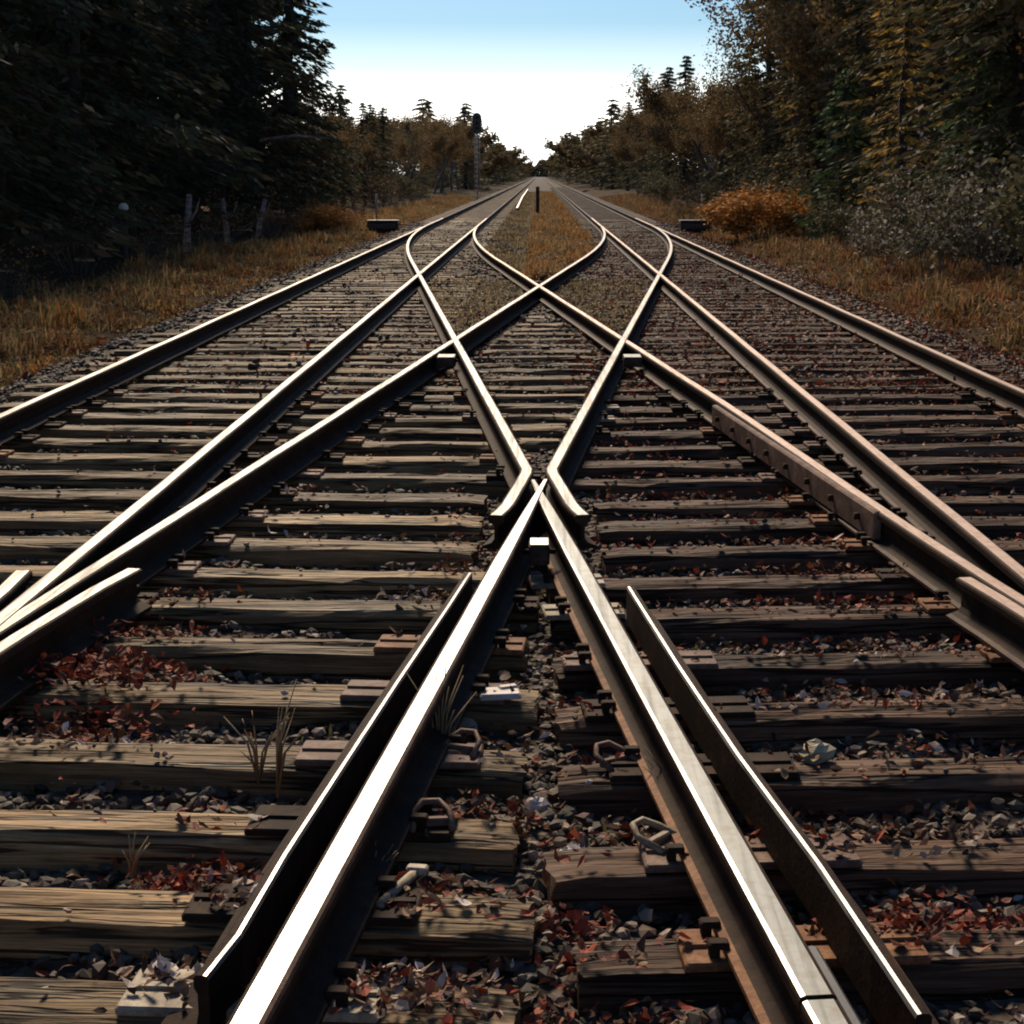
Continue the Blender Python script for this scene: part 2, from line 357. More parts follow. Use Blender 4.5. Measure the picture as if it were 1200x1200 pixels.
# check rails
ck = [M['rust_dark'], M['steel_bright']]
def gl(Y, off): return xF(Y) - off
pts = [(-.645, 3.245, -.035), (-.602, 3.37, -.008), (gl(3.75, .135), 3.75), (gl(5.0, .125), 5.0), (gl(5.9, .112), 5.9), (gl(6.22, .105), 6.26), (gl(6.5, .12), 6.45, -.012)]
rail('check_rail', 'thin bright edged guard bar left of the broad white rail, flared at its end', pts, ck, 0, prof=ANGLE, pm=AM, group='check rails inside the vee', cat='check rail', flip=True)
pts = [(.70, 3.10, -.035), (.660, 3.31, -.008), (xG(3.7) + .178, 3.7), (xG(4.4) + .155, 4.4), (xG(5.2) + .148, 5.2), (xG(6.0) + .15, 6.0), (xG(6.3) + .165, 6.24, -.012)]
rail('check_rail', 'thin guard bar right of the grey rail, kinked near the bottom', pts, ck, -.002, prof=ANGLE, pm=AM, group='check rails inside the vee', cat='check rail')
# filler blocks in the crotches
def block(label, X, Y, wx, wy, mat, z=RT - .045):
    o = thing('filler_block', label, 'filler block', (X, Y, z - .1), 0, 'iron filler blocks between crossing rails')
    MB().box((0, 0, .06), (wx, wy, .08), bev=.008).build('casting', M['rust_mid'], o)
    MB().box((0, 0, .1015), (wx - .012, wy - .012, .003)).build('lit_top', mat, o)  # thin steel sheet added so only the block's top looks lit
    bm = MB()
    bm.tube([(-wx / 2 - .025, 0, .06), (wx / 2 + .025, 0, .06)], .011, 6); bm.build('bolt', M['rust_dark'], o)
block('pale iron block between the two rails just below the central vee', 0, 6.95, .085, .14, M['steel_bright'], RT - .025)
block('pale iron block in the left crossing', -.765, 14.05, .15, .24, M['steel_dull'], RT - .02)
block('pale iron block in the right crossing', .765, 14.05, .15, .24, M['steel_dull'], RT - .02)
# joint bars
def joint(label, X, Y, rz, length, mat, nb=4, h=.085, thick=.03):
    o = thing('joint_bar', label, 'joint bar', (X, Y, .07), rz)
    MB().box((0, 0, .035), (thick, length, h), bev=.008).build('bar', mat, o)
    for k in range(nb):
        MB().tube([(-thick / 2, 0, .0), (-thick / 2 - .022, 0, 0)], .017, 6).build('bolt', M['rust_dark'], o, (0, (k - (nb - 1) / 2) * length / nb, .035))
    return o
joint('long grey iron bar bolted along the near side of the right crossover rail', xH(9.2) - .062, 9.2, math.atan(SL), 3.5, M['rust_tan'], 8, .125, .04)
joint('short bolted joint bar on the grey rail at the lower right', xG(3.06) + .05, 3.06, math.atan(SL), .5, M['dark_iron'], 4)

# ------------------------------------------------------------------ sleepers
SLEEPERS = []          # xc, yc, half length, slope, width
def sleeper_mesh(Lh, rings, rng, w=.235, d=.17):
    top = 9; ys_ = np.linspace(-w / 2, w / 2, top)
    groove = np.array([rng.uniform(-.007, .003) for _ in range(top)]); groove[0] -= .012; groove[-1] -= .012
    V = []; F = []
    xs_ = np.linspace(-Lh, Lh, rings)
    ph = [rng.uniform(0, 6) for _ in range(6)]
    n = top + 4
    for i, x in enumerate(xs_):
        e = 1 - .35 * math.exp(-((Lh - abs(x)) / .05) ** 2)
        yb = .003 * math.sin(x * 4 + ph[0]) + .002 * math.sin(x * 11 + ph[1])
        for k in range(top):
            z = groove[k] * (1 + .6 * math.sin(x * 3 + ph[2] + k)) + .004 * math.sin(x * 7 + ph[3] + k * 2.1) - (.008 if e < .8 and Lh > .5 else 0)
            V.append((x + (rng.uniform(-.015, .015) if i in (0, rings - 1) else 0), ys_[k] * (1 if 0 < k < top - 1 else 1.0) + yb + (rng.uniform(-.004, .004)), z))
        V += [(x, w / 2 + .005 + yb, -.05), (x, w / 2 + .003, -d), (x, -w / 2 - .003, -d), (x, -w / 2 - .005 + yb, -.05)]
    for i in range(rings - 1):
        for k in range(n): F.append((i * n + k, (i + 1) * n + k, (i + 1) * n + (k + 1) % n, i * n + (k + 1) % n))
    F += [tuple(range(n)), tuple(range((rings) * n - 1, (rings - 1) * n - 1, -1))]
    me = bpy.data.meshes.new('sleeper'); me.from_pydata(V, [], F); me.update(); return me
plate_me = {}
def tie_plate_mesh(wx):
    if wx not in plate_me:
        plate_me[wx] = MB().box((0, 0, .009), (wx, .17, .018), bev=.005).box((0, .0, .022), (wx * .96, .02, .008)).mesh('tie_plate')
    return plate_me[wx]
spike_me = MB().box((0, 0, .012), (.022, .022, .03)).box((.008, 0, .03), (.045, .034, .014), bev=.004).mesh('spike')
spike_me.materials.append(M['rust_dark'])
bracket_me = None
def plates(o, xc, yc, slope, Lh, side):
    ang = math.atan(slope)
    fns = ((lambda y: XA, 0), (lambda y: XB, 0), (xE, 0), (xF, 1), (xG, 1), (xH, 0), (lambda y: XC, 0), (lambda y: XD, 0))
    for fn, central in fns:
        X = fn(yc); Y = yc + slope * (X - xc); X = fn(Y)
        lx = (X - xc) / math.cos(ang)
        if abs(lx) > Lh - .06: continue
        if central and Y > Y0 - .9 and Y < Y0 + .9: continue
        wide = .34; sh = 0
        if central and 3.2 < Y < 6.3: wide, sh = .52, (-.10 if fn is xF else .11)
        if abs(lx + sh) + wide / 2 > Lh: wide = .3; sh = 0
        if abs(lx) + wide / 2 > Lh + .1: continue
        mat = rnd.choice(['rust_orange', 'rust_tan', 'rust_dark', 'rust_dark', 'rust_dark']) if not central else rnd.choice(['pale_iron', 'rust_dark', 'rust_orange', 'rust_tan', 'rust_dark'])
        key = (wide, mat)
        if key not in plate_me:
            q = tie_plate_mesh(wide).copy(); q.materials.append(M[mat]); plate_me[key] = q
        pl = put('tie_plate', plate_me[key], None, o, (lx + sh, rnd.uniform(-.02, .02), .001), rnd.uniform(-.04, .04))
        for sgn in (-1, 1):
            for sy in (-1, 1):
                if rnd.random() < .75:
                    put('spike', spike_me, None, pl, (sgn * .085 - sh, sy * .05, .016), 0 if sgn < 0 else math.pi)
def sleeper(x0, x1, y, slope, mat, label, group, near, side=0, z=0):
    """y is the distance at the middle of the sleeper"""
    xc = (x0 + x1) / 2; Lh = (x1 - x0) / 2 * math.sqrt(1 + slope * slope)
    rings = max(6, int(Lh * 2 / (.09 if near else .5)))
    me = sleeper_mesh(Lh, rings, rnd, w=rnd.uniform(.17, .205))
    z -= rnd.uniform(0, .012)
    o = put('sleeper', me, M[mat], None, (xc, y, z), math.atan(slope + rnd.uniform(-.012, .012))); tag(o, label, 'sleeper', group)
    SLEEPERS.append((xc, y, (x1 - x0) / 2, slope, .10))
    if near and y < 13: plates(o, xc, y, slope, Lh, side)
    return o
GL, GR, GC = 'long timbers of the left crossing panel', 'long timbers of the right crossing panel', 'timbers inside the crossing diamond'
LP = [2.55, 2.95, 3.38, 3.83, 4.32, 4.84, 5.42, 5.95, 6.5, 7.05, 7.6, 8.16, 8.75, 9.34, 9.9, 10.45, 11.0, 11.55, 12.1, 12.7, 13.25, 13.8, 14.4]
DESC_L = ['grey olive', 'tan weathered', 'olive brown cracked', 'mossy tan']
for i, yy in enumerate(LP):
    x1 = -.02 + rnd.uniform(-.05, .02) if yy < 7.2 else xG(yy) + rnd.uniform(.02, .12)
    if 7.2 < yy < 8.9: x1 = -.28
    slope = -.06; xm = -.75                      # yy holds at x = -0.75
    x0 = -3.95 + rnd.uniform(-.1, .1); xc = (x0 + x1) / 2
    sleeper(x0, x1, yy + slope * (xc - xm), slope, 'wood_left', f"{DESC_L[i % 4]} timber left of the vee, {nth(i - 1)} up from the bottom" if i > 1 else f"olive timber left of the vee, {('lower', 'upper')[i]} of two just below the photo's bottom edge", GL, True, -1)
RP = [2.6, 3.1, 3.62, 4.14, 4.69, 5.24, 5.8, 6.4, 6.95, 7.5, 8.05, 8.6, 9.2, 9.75, 10.3, 10.9, 11.45, 12.0, 12.6, 13.15, 13.7, 14.3]
DESC_R = ['dark brown', 'leaf strewn brown', 'cracked dark', 'rust brown']
for i, yy in enumerate(RP):
    x0 = .03 + rnd.uniform(-.02, .05) if yy < 7.2 else xF(yy) - rnd.uniform(.02, .12)
    if 7.2 < yy < 8.9: x0 = .28
    slope = .06; xm = .9
    x1 = 3.95 + rnd.uniform(-.1, .1); xc = (x0 + x1) / 2
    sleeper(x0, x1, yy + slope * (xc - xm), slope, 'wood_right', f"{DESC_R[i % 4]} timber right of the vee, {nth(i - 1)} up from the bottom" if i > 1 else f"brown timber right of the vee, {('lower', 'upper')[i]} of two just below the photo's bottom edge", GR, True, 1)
yy = 8.98; i = 0
while yy < 20.5:
    if yy < 15.3: a = xG(yy) + .16; b_ = xF(yy) - .16
    else: a = xE(yy) - .15 + .3; b_ = -a
    if b_ - a > .12:
        i += 1
        sleeper(a, b_, yy, 0, 'wood_left', f"short brown timber inside the diamond beyond the vee, {nth(i)} from it", GC, yy < 13)
    yy += rnd.uniform(.52, .58)
for side, mat, nm in ((-1, 'wood_left', 'left'), (1, 'wood_right', 'right')):
    yy = 14.95; i = 0
    while yy < 66:
        i += 1
        inner = .95 if yy < 28 else 1.25
        a, b_ = sorted((side * 3.95 + rnd.uniform(-.08, .08), side * (inner + rnd.uniform(-.06, .06))))
        sleeper(a, b_, yy, 0, mat, f"worn sleeper of the {nm} straight track, {nth(i)} beyond the diamond's side crossing", f'sleepers of the {nm} straight track', False)
        yy += rnd.uniform(.53, .59)
    far = MB()
    while yy < 220:
        far.box((side * 2.55, yy, -.08), (2.5, .2, .16)); yy += .57
    tag(far.build('distant_sleepers', M[mat]), f'distant sleepers of the {nm} track running to the horizon', 'sleepers', kind='stuff')
SLA = np.array(SLEEPERS)
def on_sleeper(X, Y):
    out = np.zeros(len(X), bool)
    for xc, yc, h, s, hw in SLA:
        if yc > 30: continue
        out |= (np.abs(X - xc) < h) & (np.abs(Y - yc - s * (X - xc)) < hw)
    return out
def near_rail(X, Y, r=.05):
    out = np.zeros(len(X), bool)
    for fn in (xE, xF, xG, xH):
        v = np.where(Y < 30, 0, 0)
        xs_ = np.array([fn(y) for y in Y]); out |= np.abs(X - xs_) < r
    for q in (XA, XB, XC, XD): out |= np.abs(X - q) < r
    return out
print('sleepers', len(SLEEPERS))

# ------------------------------------------------------------------ loose ballast stones (uncountable)
_p = (1 + 5 ** .5) / 2
OCT = np.array([(-1, _p, 0), (1, _p, 0), (-1, -_p, 0), (1, -_p, 0), (0, -1, _p), (0, 1, _p), (0, -1, -_p), (0, 1, -_p), (_p, 0, -1), (_p, 0, 1), (-_p, 0, -1), (-_p, 0, 1)]) / 1.9
OF = np.array([(0, 11, 5), (0, 5, 1), (0, 1, 7), (0, 7, 10), (0, 10, 11), (1, 5, 9), (5, 11, 4), (11, 10, 2), (10, 7, 6), (7, 1, 8), (3, 9, 4), (3, 4, 2), (3, 2, 6), (3, 6, 8), (3, 8, 9), (4, 9, 5), (2, 4, 11), (6, 2, 10), (8, 6, 7), (9, 8, 1)])
def stones(name, X, Y, Z, r, pal, label):
    n = len(X); V = OCT[None] * RG.uniform(.7, 1.2, (n, 12, 1)); V = V + RG.normal(0, .1, V.shape)
    V = V * np.stack([r * RG.uniform(.8, 1.3, n), r * RG.uniform(.8, 1.2, n), r * RG.uniform(.5, .9, n)], -1)[:, None, :]
    a = RG.uniform(0, 6.28, n); b = RG.normal(0, .5, n); ca, sa, cb, sb = np.cos(a), np.sin(a), np.cos(b), np.sin(b)
    x, y, z = V[..., 0], V[..., 1], V[..., 2]
    y, z = y * cb[:, None] - z * sb[:, None], y * sb[:, None] + z * cb[:, None]
    x, y = x * ca[:, None] - y * sa[:, None], x * sa[:, None] + y * ca[:, None]
    V = np.stack([x + X[:, None], y + Y[:, None], z + Z[:, None]], -1).reshape(-1, 3)
    F = (OF[None] + (np.arange(n) * 12)[:, None, None]).reshape(-1, 3)
    pal = np.array(pal); c = pal[RG.integers(0, len(pal), n)] * RG.uniform(.6, 1.4, (n, 1))
    col = np.repeat(c, 20, axis=0)
    return tag(put(name, fast_mesh(name, V, F, col), M['stone']), label, 'gravel', kind='stuff')
def bed_pts(n, x0, x1, y0, y1, pw=1.0):
    X = RG.uniform(x0, x1, n); Y = y0 + (y1 - y0) * RG.random(n) ** pw; return X, Y
STP = [(.075, .058, .043), (.10, .078, .057), (.14, .11, .08), (.09, .06, .042), (.13, .083, .056), (.05, .038, .028), (.065, .046, .033), (.07, .052, .039), (.055, .046, .03), (.21, .16, .12)]
X, Y = bed_pts(74000, -4.2, 4.2, 2.2, 15, 1.7); k = ~on_sleeper(X, Y); X, Y = X[k], Y[k]
stones('ballast_gravel', X, Y, bed_z(X, Y) + RG.uniform(-.005, .02, len(X)), RG.uniform(.008, .027, len(X)) , STP, 'dark crushed stone ballast between the timbers')
X, Y = bed_pts(20000, -5.1, 5.1, 14, 60, 1.4); k = ~on_sleeper(X, Y) | (RG.random(len(X)) < .08); X, Y = X[k], Y[k]
stones('ballast_gravel', X, Y, np.maximum(bed_z(X, Y) + .01, np.where(on_sleeper(X, Y), .01, -9)), RG.uniform(.02, .045, len(X)), STP, 'dark crushed stone ballast farther along the tracks')
X, Y = bed_pts(1300, -3.9, 3.9, 2.4, 14, 1.4); k = on_sleeper(X, Y) & ~near_rail(X, Y, .07); X, Y = X[k], Y[k]
stones('stray_pebbles', X, Y, np.full(len(X), .004), RG.uniform(.006, .016, len(X)), STP + [(.35, .3, .26)], 'stray pebbles lying on the timbers')

# ------------------------------------------------------------------ fallen leaves
LEAFV = np.array([(0, 0, 0), (.25, .24, 0), (.62, .27, 0), (1, 0, 0), (.62, -.27, 0), (.25, -.24, 0), (.25, 0, 0), (.64, 0, 0), (-.18, .02, 0)], float)
LEAFF = np.array([(0, 6, 1), (6, 7, 2), (6, 2, 1), (7, 3, 2), (0, 5, 6), (6, 5, 4), (6, 4, 7), (7, 4, 3), (8, 6, 0)])
RED = [(.20, .032, .016), (.27, .05, .022), (.13, .026, .015), (.30, .085, .04), (.15, .05, .025), (.10, .03, .018)]
BROWN = [(.15, .08, .04), (.22, .12, .065), (.10, .055, .032), (.28, .17, .10), (.08, .04, .024), (.06, .03, .02)]
ORL = [(.34, .16, .04), (.28, .15, .06)]
PALE = [(.50, .40, .34), (.44, .33, .25), (.58, .50, .44), (.40, .27, .2)]
def leaf_geo(X, Y, Z, size, pal, tilt=.45):
    n = len(X); V = np.repeat(LEAFV[None], n, 0) * RG.uniform(.8, 1.2, (n, 9, 1)) - np.array([.5, 0, 0]); V[..., 1] *= RG.uniform(.65, 1.25, (n, 1))
    V[..., 2] = np.abs(V[..., 1]) * RG.uniform(-.3, .9, (n, 1)) + (V[..., 0] ** 2) * RG.normal(.35, .5, (n, 1)) + V[..., 0] * V[..., 1] * RG.normal(0, .6, (n, 1))
    V *= size[:, None, None]
    b = RG.normal(0, tilt, n); g = RG.normal(0, tilt, n); a = RG.uniform(0, 6.28, n)
    x, y, z = V[..., 0], V[..., 1], V[..., 2]
    def rot(p, q, an): return p * np.cos(an)[:, None] - q * np.sin(an)[:, None], p * np.sin(an)[:, None] + q * np.cos(an)[:, None]
    y, z = rot(y, z, b); x, z = rot(x, z, g); x, y = rot(x, y, a)
    z = z - z.min(1, keepdims=True)
    V = np.stack([x + X[:, None], y + Y[:, None], z + Z[:, None]], -1).reshape(-1, 3)
    F = (LEAFF[None] + (np.arange(n) * 9)[:, None, None]).reshape(-1, 3)
    pal = np.array(pal); c = pal[RG.integers(0, len(pal), n)] * RG.uniform(.7, 1.3, (n, 1))
    return V, F, np.repeat(c, len(LEAFF), 0)
def surf(X, Y): return np.where(on_sleeper(X, Y), .006, bed_z(X, Y) + .018)
parts_ = []
def scatter(px, py, sx, sy, n, pal, size=(.018, .048), lift=0):
    """a drift of leaves, its place read off the photograph as pixel centre and spread"""
    n = int(n * 1.5); x = RG.normal(px, sx, n); y = np.clip(RG.normal(py, sy, n), 250, 1300)
    Y = 3286 / (y - 205); X = (x - 632) / 2000 * Y
    k = ~near_rail(X, Y, .045) & (np.abs(X) < 4.6); X, Y = X[k], Y[k]
    parts_.append(leaf_geo(X, Y, surf(X, Y) + RG.uniform(0, .02 + lift, len(X)), RG.uniform(*size, len(X)), pal))
for a in [(110, 800, 45, 30, 420, RED, (.02, .055), .05), (60, 830, 55, 35, 200, BROWN + PALE[:1]), (190, 720, 40, 40, 160, RED + BROWN), (330, 590, 45, 25, 120, BROWN + PALE),
          (225, 1015, 45, 20, 170, RED), (190, 1150, 40, 30, 50, BROWN + PALE), (270, 1060, 25, 40, 60, BROWN + PALE), (540, 650, 20, 60, 160, RED + BROWN), (500, 690, 30, 50, 90, BROWN + PALE[:2]),
          (590, 800, 40, 60, 60, BROWN + PALE), (560, 945, 45, 12, 90, RED + BROWN), (690, 830, 50, 60, 60, RED + BROWN), (740, 960, 50, 18, 60, RED + BROWN + PALE), (660, 1060, 30, 30, 50, RED),
          (480, 1050, 60, 25, 110, BROWN + RED), (480, 1160, 70, 30, 240, BROWN + RED + PALE), (700, 1170, 60, 30, 120, BROWN + RED), (610, 880, 60, 60, 40, BROWN),
          (1000, 690, 70, 40, 260, RED + BROWN), (1080, 700, 80, 40, 160, RED), (900, 600, 60, 40, 140, RED + BROWN), (960, 620, 40, 25, 110, RED), (1030, 800, 110, 30, 160, BROWN + PALE[:2]), (1100, 1080, 90, 20, 240, RED),
          (1080, 970, 80, 40, 120, BROWN), (930, 960, 50, 30, 90, BROWN + RED), (1120, 1180, 70, 20, 60, BROWN + PALE), (750, 600, 40, 60, 130, RED + BROWN), (730, 520, 30, 40, 110, RED), (800, 560, 60, 50, 130, RED),
          (560, 470, 15, 40, 70, RED + BROWN), (600, 420, 25, 25, 70, RED + BROWN), (850, 420, 60, 40, 260, RED + BROWN), (960, 440, 80, 50, 260, RED + BROWN), (1090, 470, 60, 40, 300, RED + BROWN), (1150, 600, 60, 60, 160, RED + BROWN),
          (300, 560, 60, 40, 60, RED), (420, 480, 40, 40, 60, RED + BROWN), (150, 520, 90, 60, 60, BROWN), (250, 430, 80, 30, 60, BROWN), (820, 380, 60, 30, 260, RED + BROWN), (900, 720, 90, 80, 160, RED + BROWN), (1100, 820, 90, 60, 120, RED + BROWN)]:
    scatter(*a)
X, Y = bed_pts(8500, -3.8, 3.9, 2.3, 15, 1.3); k = ~near_rail(X, Y, .045) & (((X > .35) | (RG.random(len(X)) < .3)) & (~on_sleeper(X, Y) | (RG.random(len(X)) < .4))); X, Y = X[k], Y[k]
parts_.append(leaf_geo(X, Y, surf(X, Y), RG.uniform(.014, .042, len(X)), BROWN + RED + PALE[:1]))
X, Y = bed_pts(30000, -3.8, 5.2, 13, 50, 1.4); k = ((X > .3) | (RG.random(len(X)) < .25)) & ~near_rail(X, Y, .045); X, Y = X[k], Y[k]
parts_.append(leaf_geo(X, Y, surf(X, Y), RG.uniform(.03, .07, len(X)), BROWN + RED + RED))
for sgn, cnt_, pal_ in ((-1, 5000, BROWN + RED[:2] + ORL), (1, 9000, BROWN + RED)):
    Y = 9 + 60 * RG.random(cnt_) ** 1.6; X = sgn * (4.3 + 3.4 * RG.random(cnt_))
    parts_.append(leaf_geo(X, Y, ground_z(X, Y) + .02 + np.where(np.abs(X) < 5.2, np.maximum(bed_z(X, Y) - ground_z(X, Y), 0), .0) + RG.uniform(0, .05, cnt_), RG.uniform(.04, .09, cnt_), pal_))
o = 0; VV = []; FF = []; CC = []
for V, F, c in parts_: VV.append(V); FF.append(F + o); CC.append(c); o += len(V)
tag(put('leaf_litter', fast_mesh('leaf_litter', np.concatenate(VV), np.concatenate(FF), np.concatenate(CC)), M['leaf']), 'red and brown fallen leaves scattered over the ballast and timbers', 'leaf litter', kind='stuff')
# single leaves that stand out in the photograph
def lone_leaf(px, py, size, col, label):
    X, Y = from_px(px, py); Z = float(surf(np.array([X]), np.array([Y]))[0])
    V, F, c = leaf_geo(np.zeros(1), np.zeros(1), np.zeros(1), np.array([size]), [col], .15)
    tag(put('fallen_leaf', fast_mesh('fallen_leaf', V, F, c), M['leaf'], None, (X, Y, Z + .004)), label, 'leaf', 'single fallen leaves that stand out')
for a in [(335, 600, .10, PALE[0], 'large pinkish leaf on the timbers right of the left crossover rail'), (365, 577, .09, PALE[1], 'pinkish leaf just above the large pinkish leaf at left'),
          (432, 690, .06, PALE[2], 'small pale leaf on the tan timber left of the vee'), (300, 970, .07, PALE[2], 'pale leaf on the lower left timber beside the guard bar'), (190, 1155, .09, PALE[2], 'white leaf near the lower left corner ballast'),
          (543, 1072, .04, PALE[2], 'small white leaf on the short timber inside the vee'), (1140, 1000, .06, PALE[0], 'grey leaf on the dark timber at the lower right'), (1120, 1135, .05, PALE[2], 'tiny white leaf at the bottom right corner'),
          (655, 712, .06, PALE[3], 'orange pink leaf just below the vee'), (860, 1065, .05, PALE[1], 'pale curled leaf beside the right guard bar'), (975, 640, .10, PALE[1], 'pink leaf by the near side of the right crossover rail')]:
    lone_leaf(*a)

# ------------------------------------------------------------------ small ironwork and odd bits among the timbers
def bracket(px, py, rz, label, mat):
    X, Y = from_px(px, py); o = thing('rail_clip', label, 'rail clip', (X, Y, .006), rz, 'loose iron clips beside the vee rails')
    q = MB(); q.tube([(-.05, -.05, .012), (-.045, .03, .03), (-.02, .06, .045), (.02, .06, .045), (.045, .03, .03), (.05, -.05, .012)], .009, 6); q.build('bow', mat, o)
    MB().box((0, -.0, .016), (.10, .022, .02), bev=.004).build('crosspiece', mat, o)
bracket(505, 978, .1, 'pale arched iron clip inside the broad white rail', M['rust_tan'])
bracket(540, 890, -.3, 'rusty iron clip farther up inside the broad white rail', M['rust_tan'])
bracket(772, 1000, .9, 'pale bent clip beside the rusty foot of the grey rail', M['pale_iron'])
bracket(722, 905, .6, 'small bent clip on the timber inside the grey rail', M['rust_tan'])
X, Y = from_px(585, 822); MBp = MB().box((0, 0, .012), (.13, .085, .018), bev=.006).box((.03, .03, .022), (.06, .03, .012), bev=.004, rz=.3)
tag(MBp.build('wood_chip', M['plank'], None, (X, Y, .004), .12), 'flat white wood chip on the timber end below the vee', 'wood chip')
X, Y = from_px(462, 1062); MBp = MB().tube([(-.02, -.08, .012), (0, 0, .02), (.03, .08, .03)], .012, 6).box((.032, .085, .034), (.05, .03, .02), bev=.004)
tag(MBp.build('loose_spike', M['pale_iron'], None, (X, Y, .004), -.15), 'loose pale iron spike lying on the timber inside the white rail', 'spike')
# rocks that stand out
def rock(px, py, r, label, col):
    X, Y = from_px(px, py); n = 26; V = []; import random as _r; g = _r.Random(int(px * 7 + py))
    bmv = []
    for i in range(5):
        zz = (-.6, -.1, .35, .7, .9)[i]; rr = (.75, 1, .9, .6, .2)[i]
        for k in range(7): a = k * .9 + i * .3; bmv.append((r * rr * math.cos(a) * g.uniform(.8, 1.2), r * rr * math.sin(a) * g.uniform(.7, 1.1), r * zz * g.uniform(.6, .9)))
    fs = [(i * 7 + k, i * 7 + (k + 1) % 7, (i + 1) * 7 + (k + 1) % 7, (i + 1) * 7 + k) for i in range(4) for k in range(7)] + [tuple(range(28, 35))]
    q = fast_mesh('x', np.array([(0, 0, 0), (1, 0, 0), (0, 1, 0)]), np.array([(0, 1, 2)])) if False else bpy.data.meshes.new('stone')
    q.from_pydata(bmv, [], fs); q.update()
    a = q.attributes.new('col', 'FLOAT_COLOR', 'FACE'); a.data.foreach_set('color', [c for _ in range(len(fs)) for c in (*col, 1)])
    Z = float(surf(np.array([X]), np.array([Y]))[0])
    tag(put('stone', q, M['stone'], None, (X, Y, Z + r * .3)), label, 'stone', 'stones that stand out in the ballast')
rock(630, 925, .035, 'pale stone at the gap between the two timber rows inside the vee', (.5, .46, .42))
rock(668, 978, .05, 'white rounded stone near the middle of the vee timbers', (.52, .47, .44))
rock(102, 1022, .035, 'bright white pebble in the lower left ballast', (.6, .57, .54))
rock(140, 842, .025, 'small white pebble between two left timbers', (.5, .47, .44))
rock(545, 832, .04, 'tan stone in the gap beside the wood chip', (.3, .24, .18))
rock(960, 895, .05, 'ochre stone by the end of a right hand timber', (.32, .27, .17))

# ------------------------------------------------------------------ grasses
def blades(name, X, Y, Z, h, pal_fn, label, lean=.5, wd=.012):
    n = len(X); h = h * .8; a = RG.uniform(0, 6.28, n); l = np.abs(RG.normal(0, lean * 1.7, n)); dx, dy = np.cos(a), np.sin(a)
    px, py = -dy, dx; w_ = wd * RG.uniform(.6, 1.4, n)
    P0 = np.stack([X, Y, Z], -1); side = np.stack([px * w_, py * w_, 0 * w_], -1)
    mid = P0 + np.stack([dx * l * h * .35, dy * l * h * .35, h * .6], -1); top = P0 + np.stack([dx * l * h, dy * l * h, h * np.clip(1 - l * .25, .3, 1)], -1)
    V = np.stack([P0 - side, P0 + side, mid + side * .8, mid - side * .8, top], 1).reshape(-1, 3)
    i = np.arange(n)[:, None] * 5
    F = np.concatenate([i + np.array([[0, 1, 2]]), i + np.array([[0, 2, 3]]), i + np.array([[3, 2, 4]])], 1).reshape(-1, 3)
    col = np.repeat(pal_fn(X, Y), 3, 0)
    return tag(put(name, fast_mesh(name, V, F, col), M['grass']), label, 'grass', kind='stuff')
def pal_noise(pals, sc=.35):
    def fn(X, Y):
        f = .5 + .35 * np.sin(X * 2.1 * sc * 3 + 1.7 * np.sin(Y * sc)) + .25 * np.sin(Y * sc * 2.3 + X) + RG.normal(0, .22, len(X))
        idx = np.clip((f * len(pals)).astype(int), 0, len(pals) - 1); return np.array(pals)[idx] * RG.uniform(.6, 1.35, (len(X), 1))
    return fn
G_OR = [(.34, .17, .055), (.36, .23, .095), (.28, .20, .09), (.17, .15, .065), (.33, .25, .13), (.20, .115, .055)]
G_BR = [(.19, .085, .035), (.22, .12, .05), (.12, .075, .035), (.26, .18, .09), (.09, .075, .03)]
G_TAN = [(.28, .22, .12), (.22, .16, .08), (.34, .28, .18), (.16, .13, .06)]
n = 80000; Y = 10 + 130 * RG.random(n) ** 1.7; X = -(4.75 + 2.5 * RG.random(n) ** 1.2)
def rough_h(X, Y): return np.clip(.75 + .5 * np.sin(X * 2.3 + 1.3 * np.sin(Y * .8)) * np.sin(Y * 1.1 + X) + .35 * np.sin(X * 5 - Y * 2.3), .3, 1.5)
blades('verge_grass', X, Y, ground_z(X, Y) - .02, RG.uniform(.06, .40, n) * np.clip((-X - 4.2) / 1.4, .3, 1) * rough_h(X, Y), pal_noise(G_OR + G_BR[:2], .9), 'orange and tan dead grass along the left verge')
n = 80000; Y = 10 + 130 * RG.random(n) ** 1.7; X = 4.55 + 3.2 * RG.random(n)
blades('verge_grass', X, Y, ground_z(X, Y) - .02, RG.uniform(.06, .40, n) * np.clip((X - 4.1) / 1.4, .25, 1) * rough_h(X, Y), pal_noise(G_BR + G_OR[5:], .9), 'brown dead grass along the right verge')
n = 60000; Y = 27 + 140 * RG.random(n) ** 1.6; X = RG.uniform(-1.25, 1.35, n)
lim = np.array([max(-XB - 1.0, 0) if y > 50 else .95 * max(.05, xE(y) - .05) if y > 23 else .05 for y in Y]); k = (np.abs(X) < np.where(Y > 48, 1.35, lim)); X, Y = X[k], Y[k]
blades('median_grass', X, Y, bed_z(X, Y) - .01, RG.uniform(.05, .28, len(X)) * np.where(X > -.3, 1, .65) * (.85 + .35 * np.sin(X * 3 + Y * .5)), lambda X, Y: np.where((X > -.25)[:, None], pal_noise(G_OR[:2] + G_BR[:2] + G_TAN[:1], .8)(X, Y), pal_noise(G_TAN + G_BR[2:3], .8)(X, Y)), 'orange brown grass growing between the two tracks in the distance')
cell = []
for sgn in (-1, 1):
    n = 5200; Y = RG.uniform(15.2, 27, n); X = sgn * RG.uniform(.05, 1.7, n); aX = np.abs(X)
    e = np.abs(SL * (Y - 22.71)); g = SL * (Y - Y0)
    k = (aX > e + .08) & (aX < g - .08) & (aX < 1.68); cell.append((X[k], Y[k]))
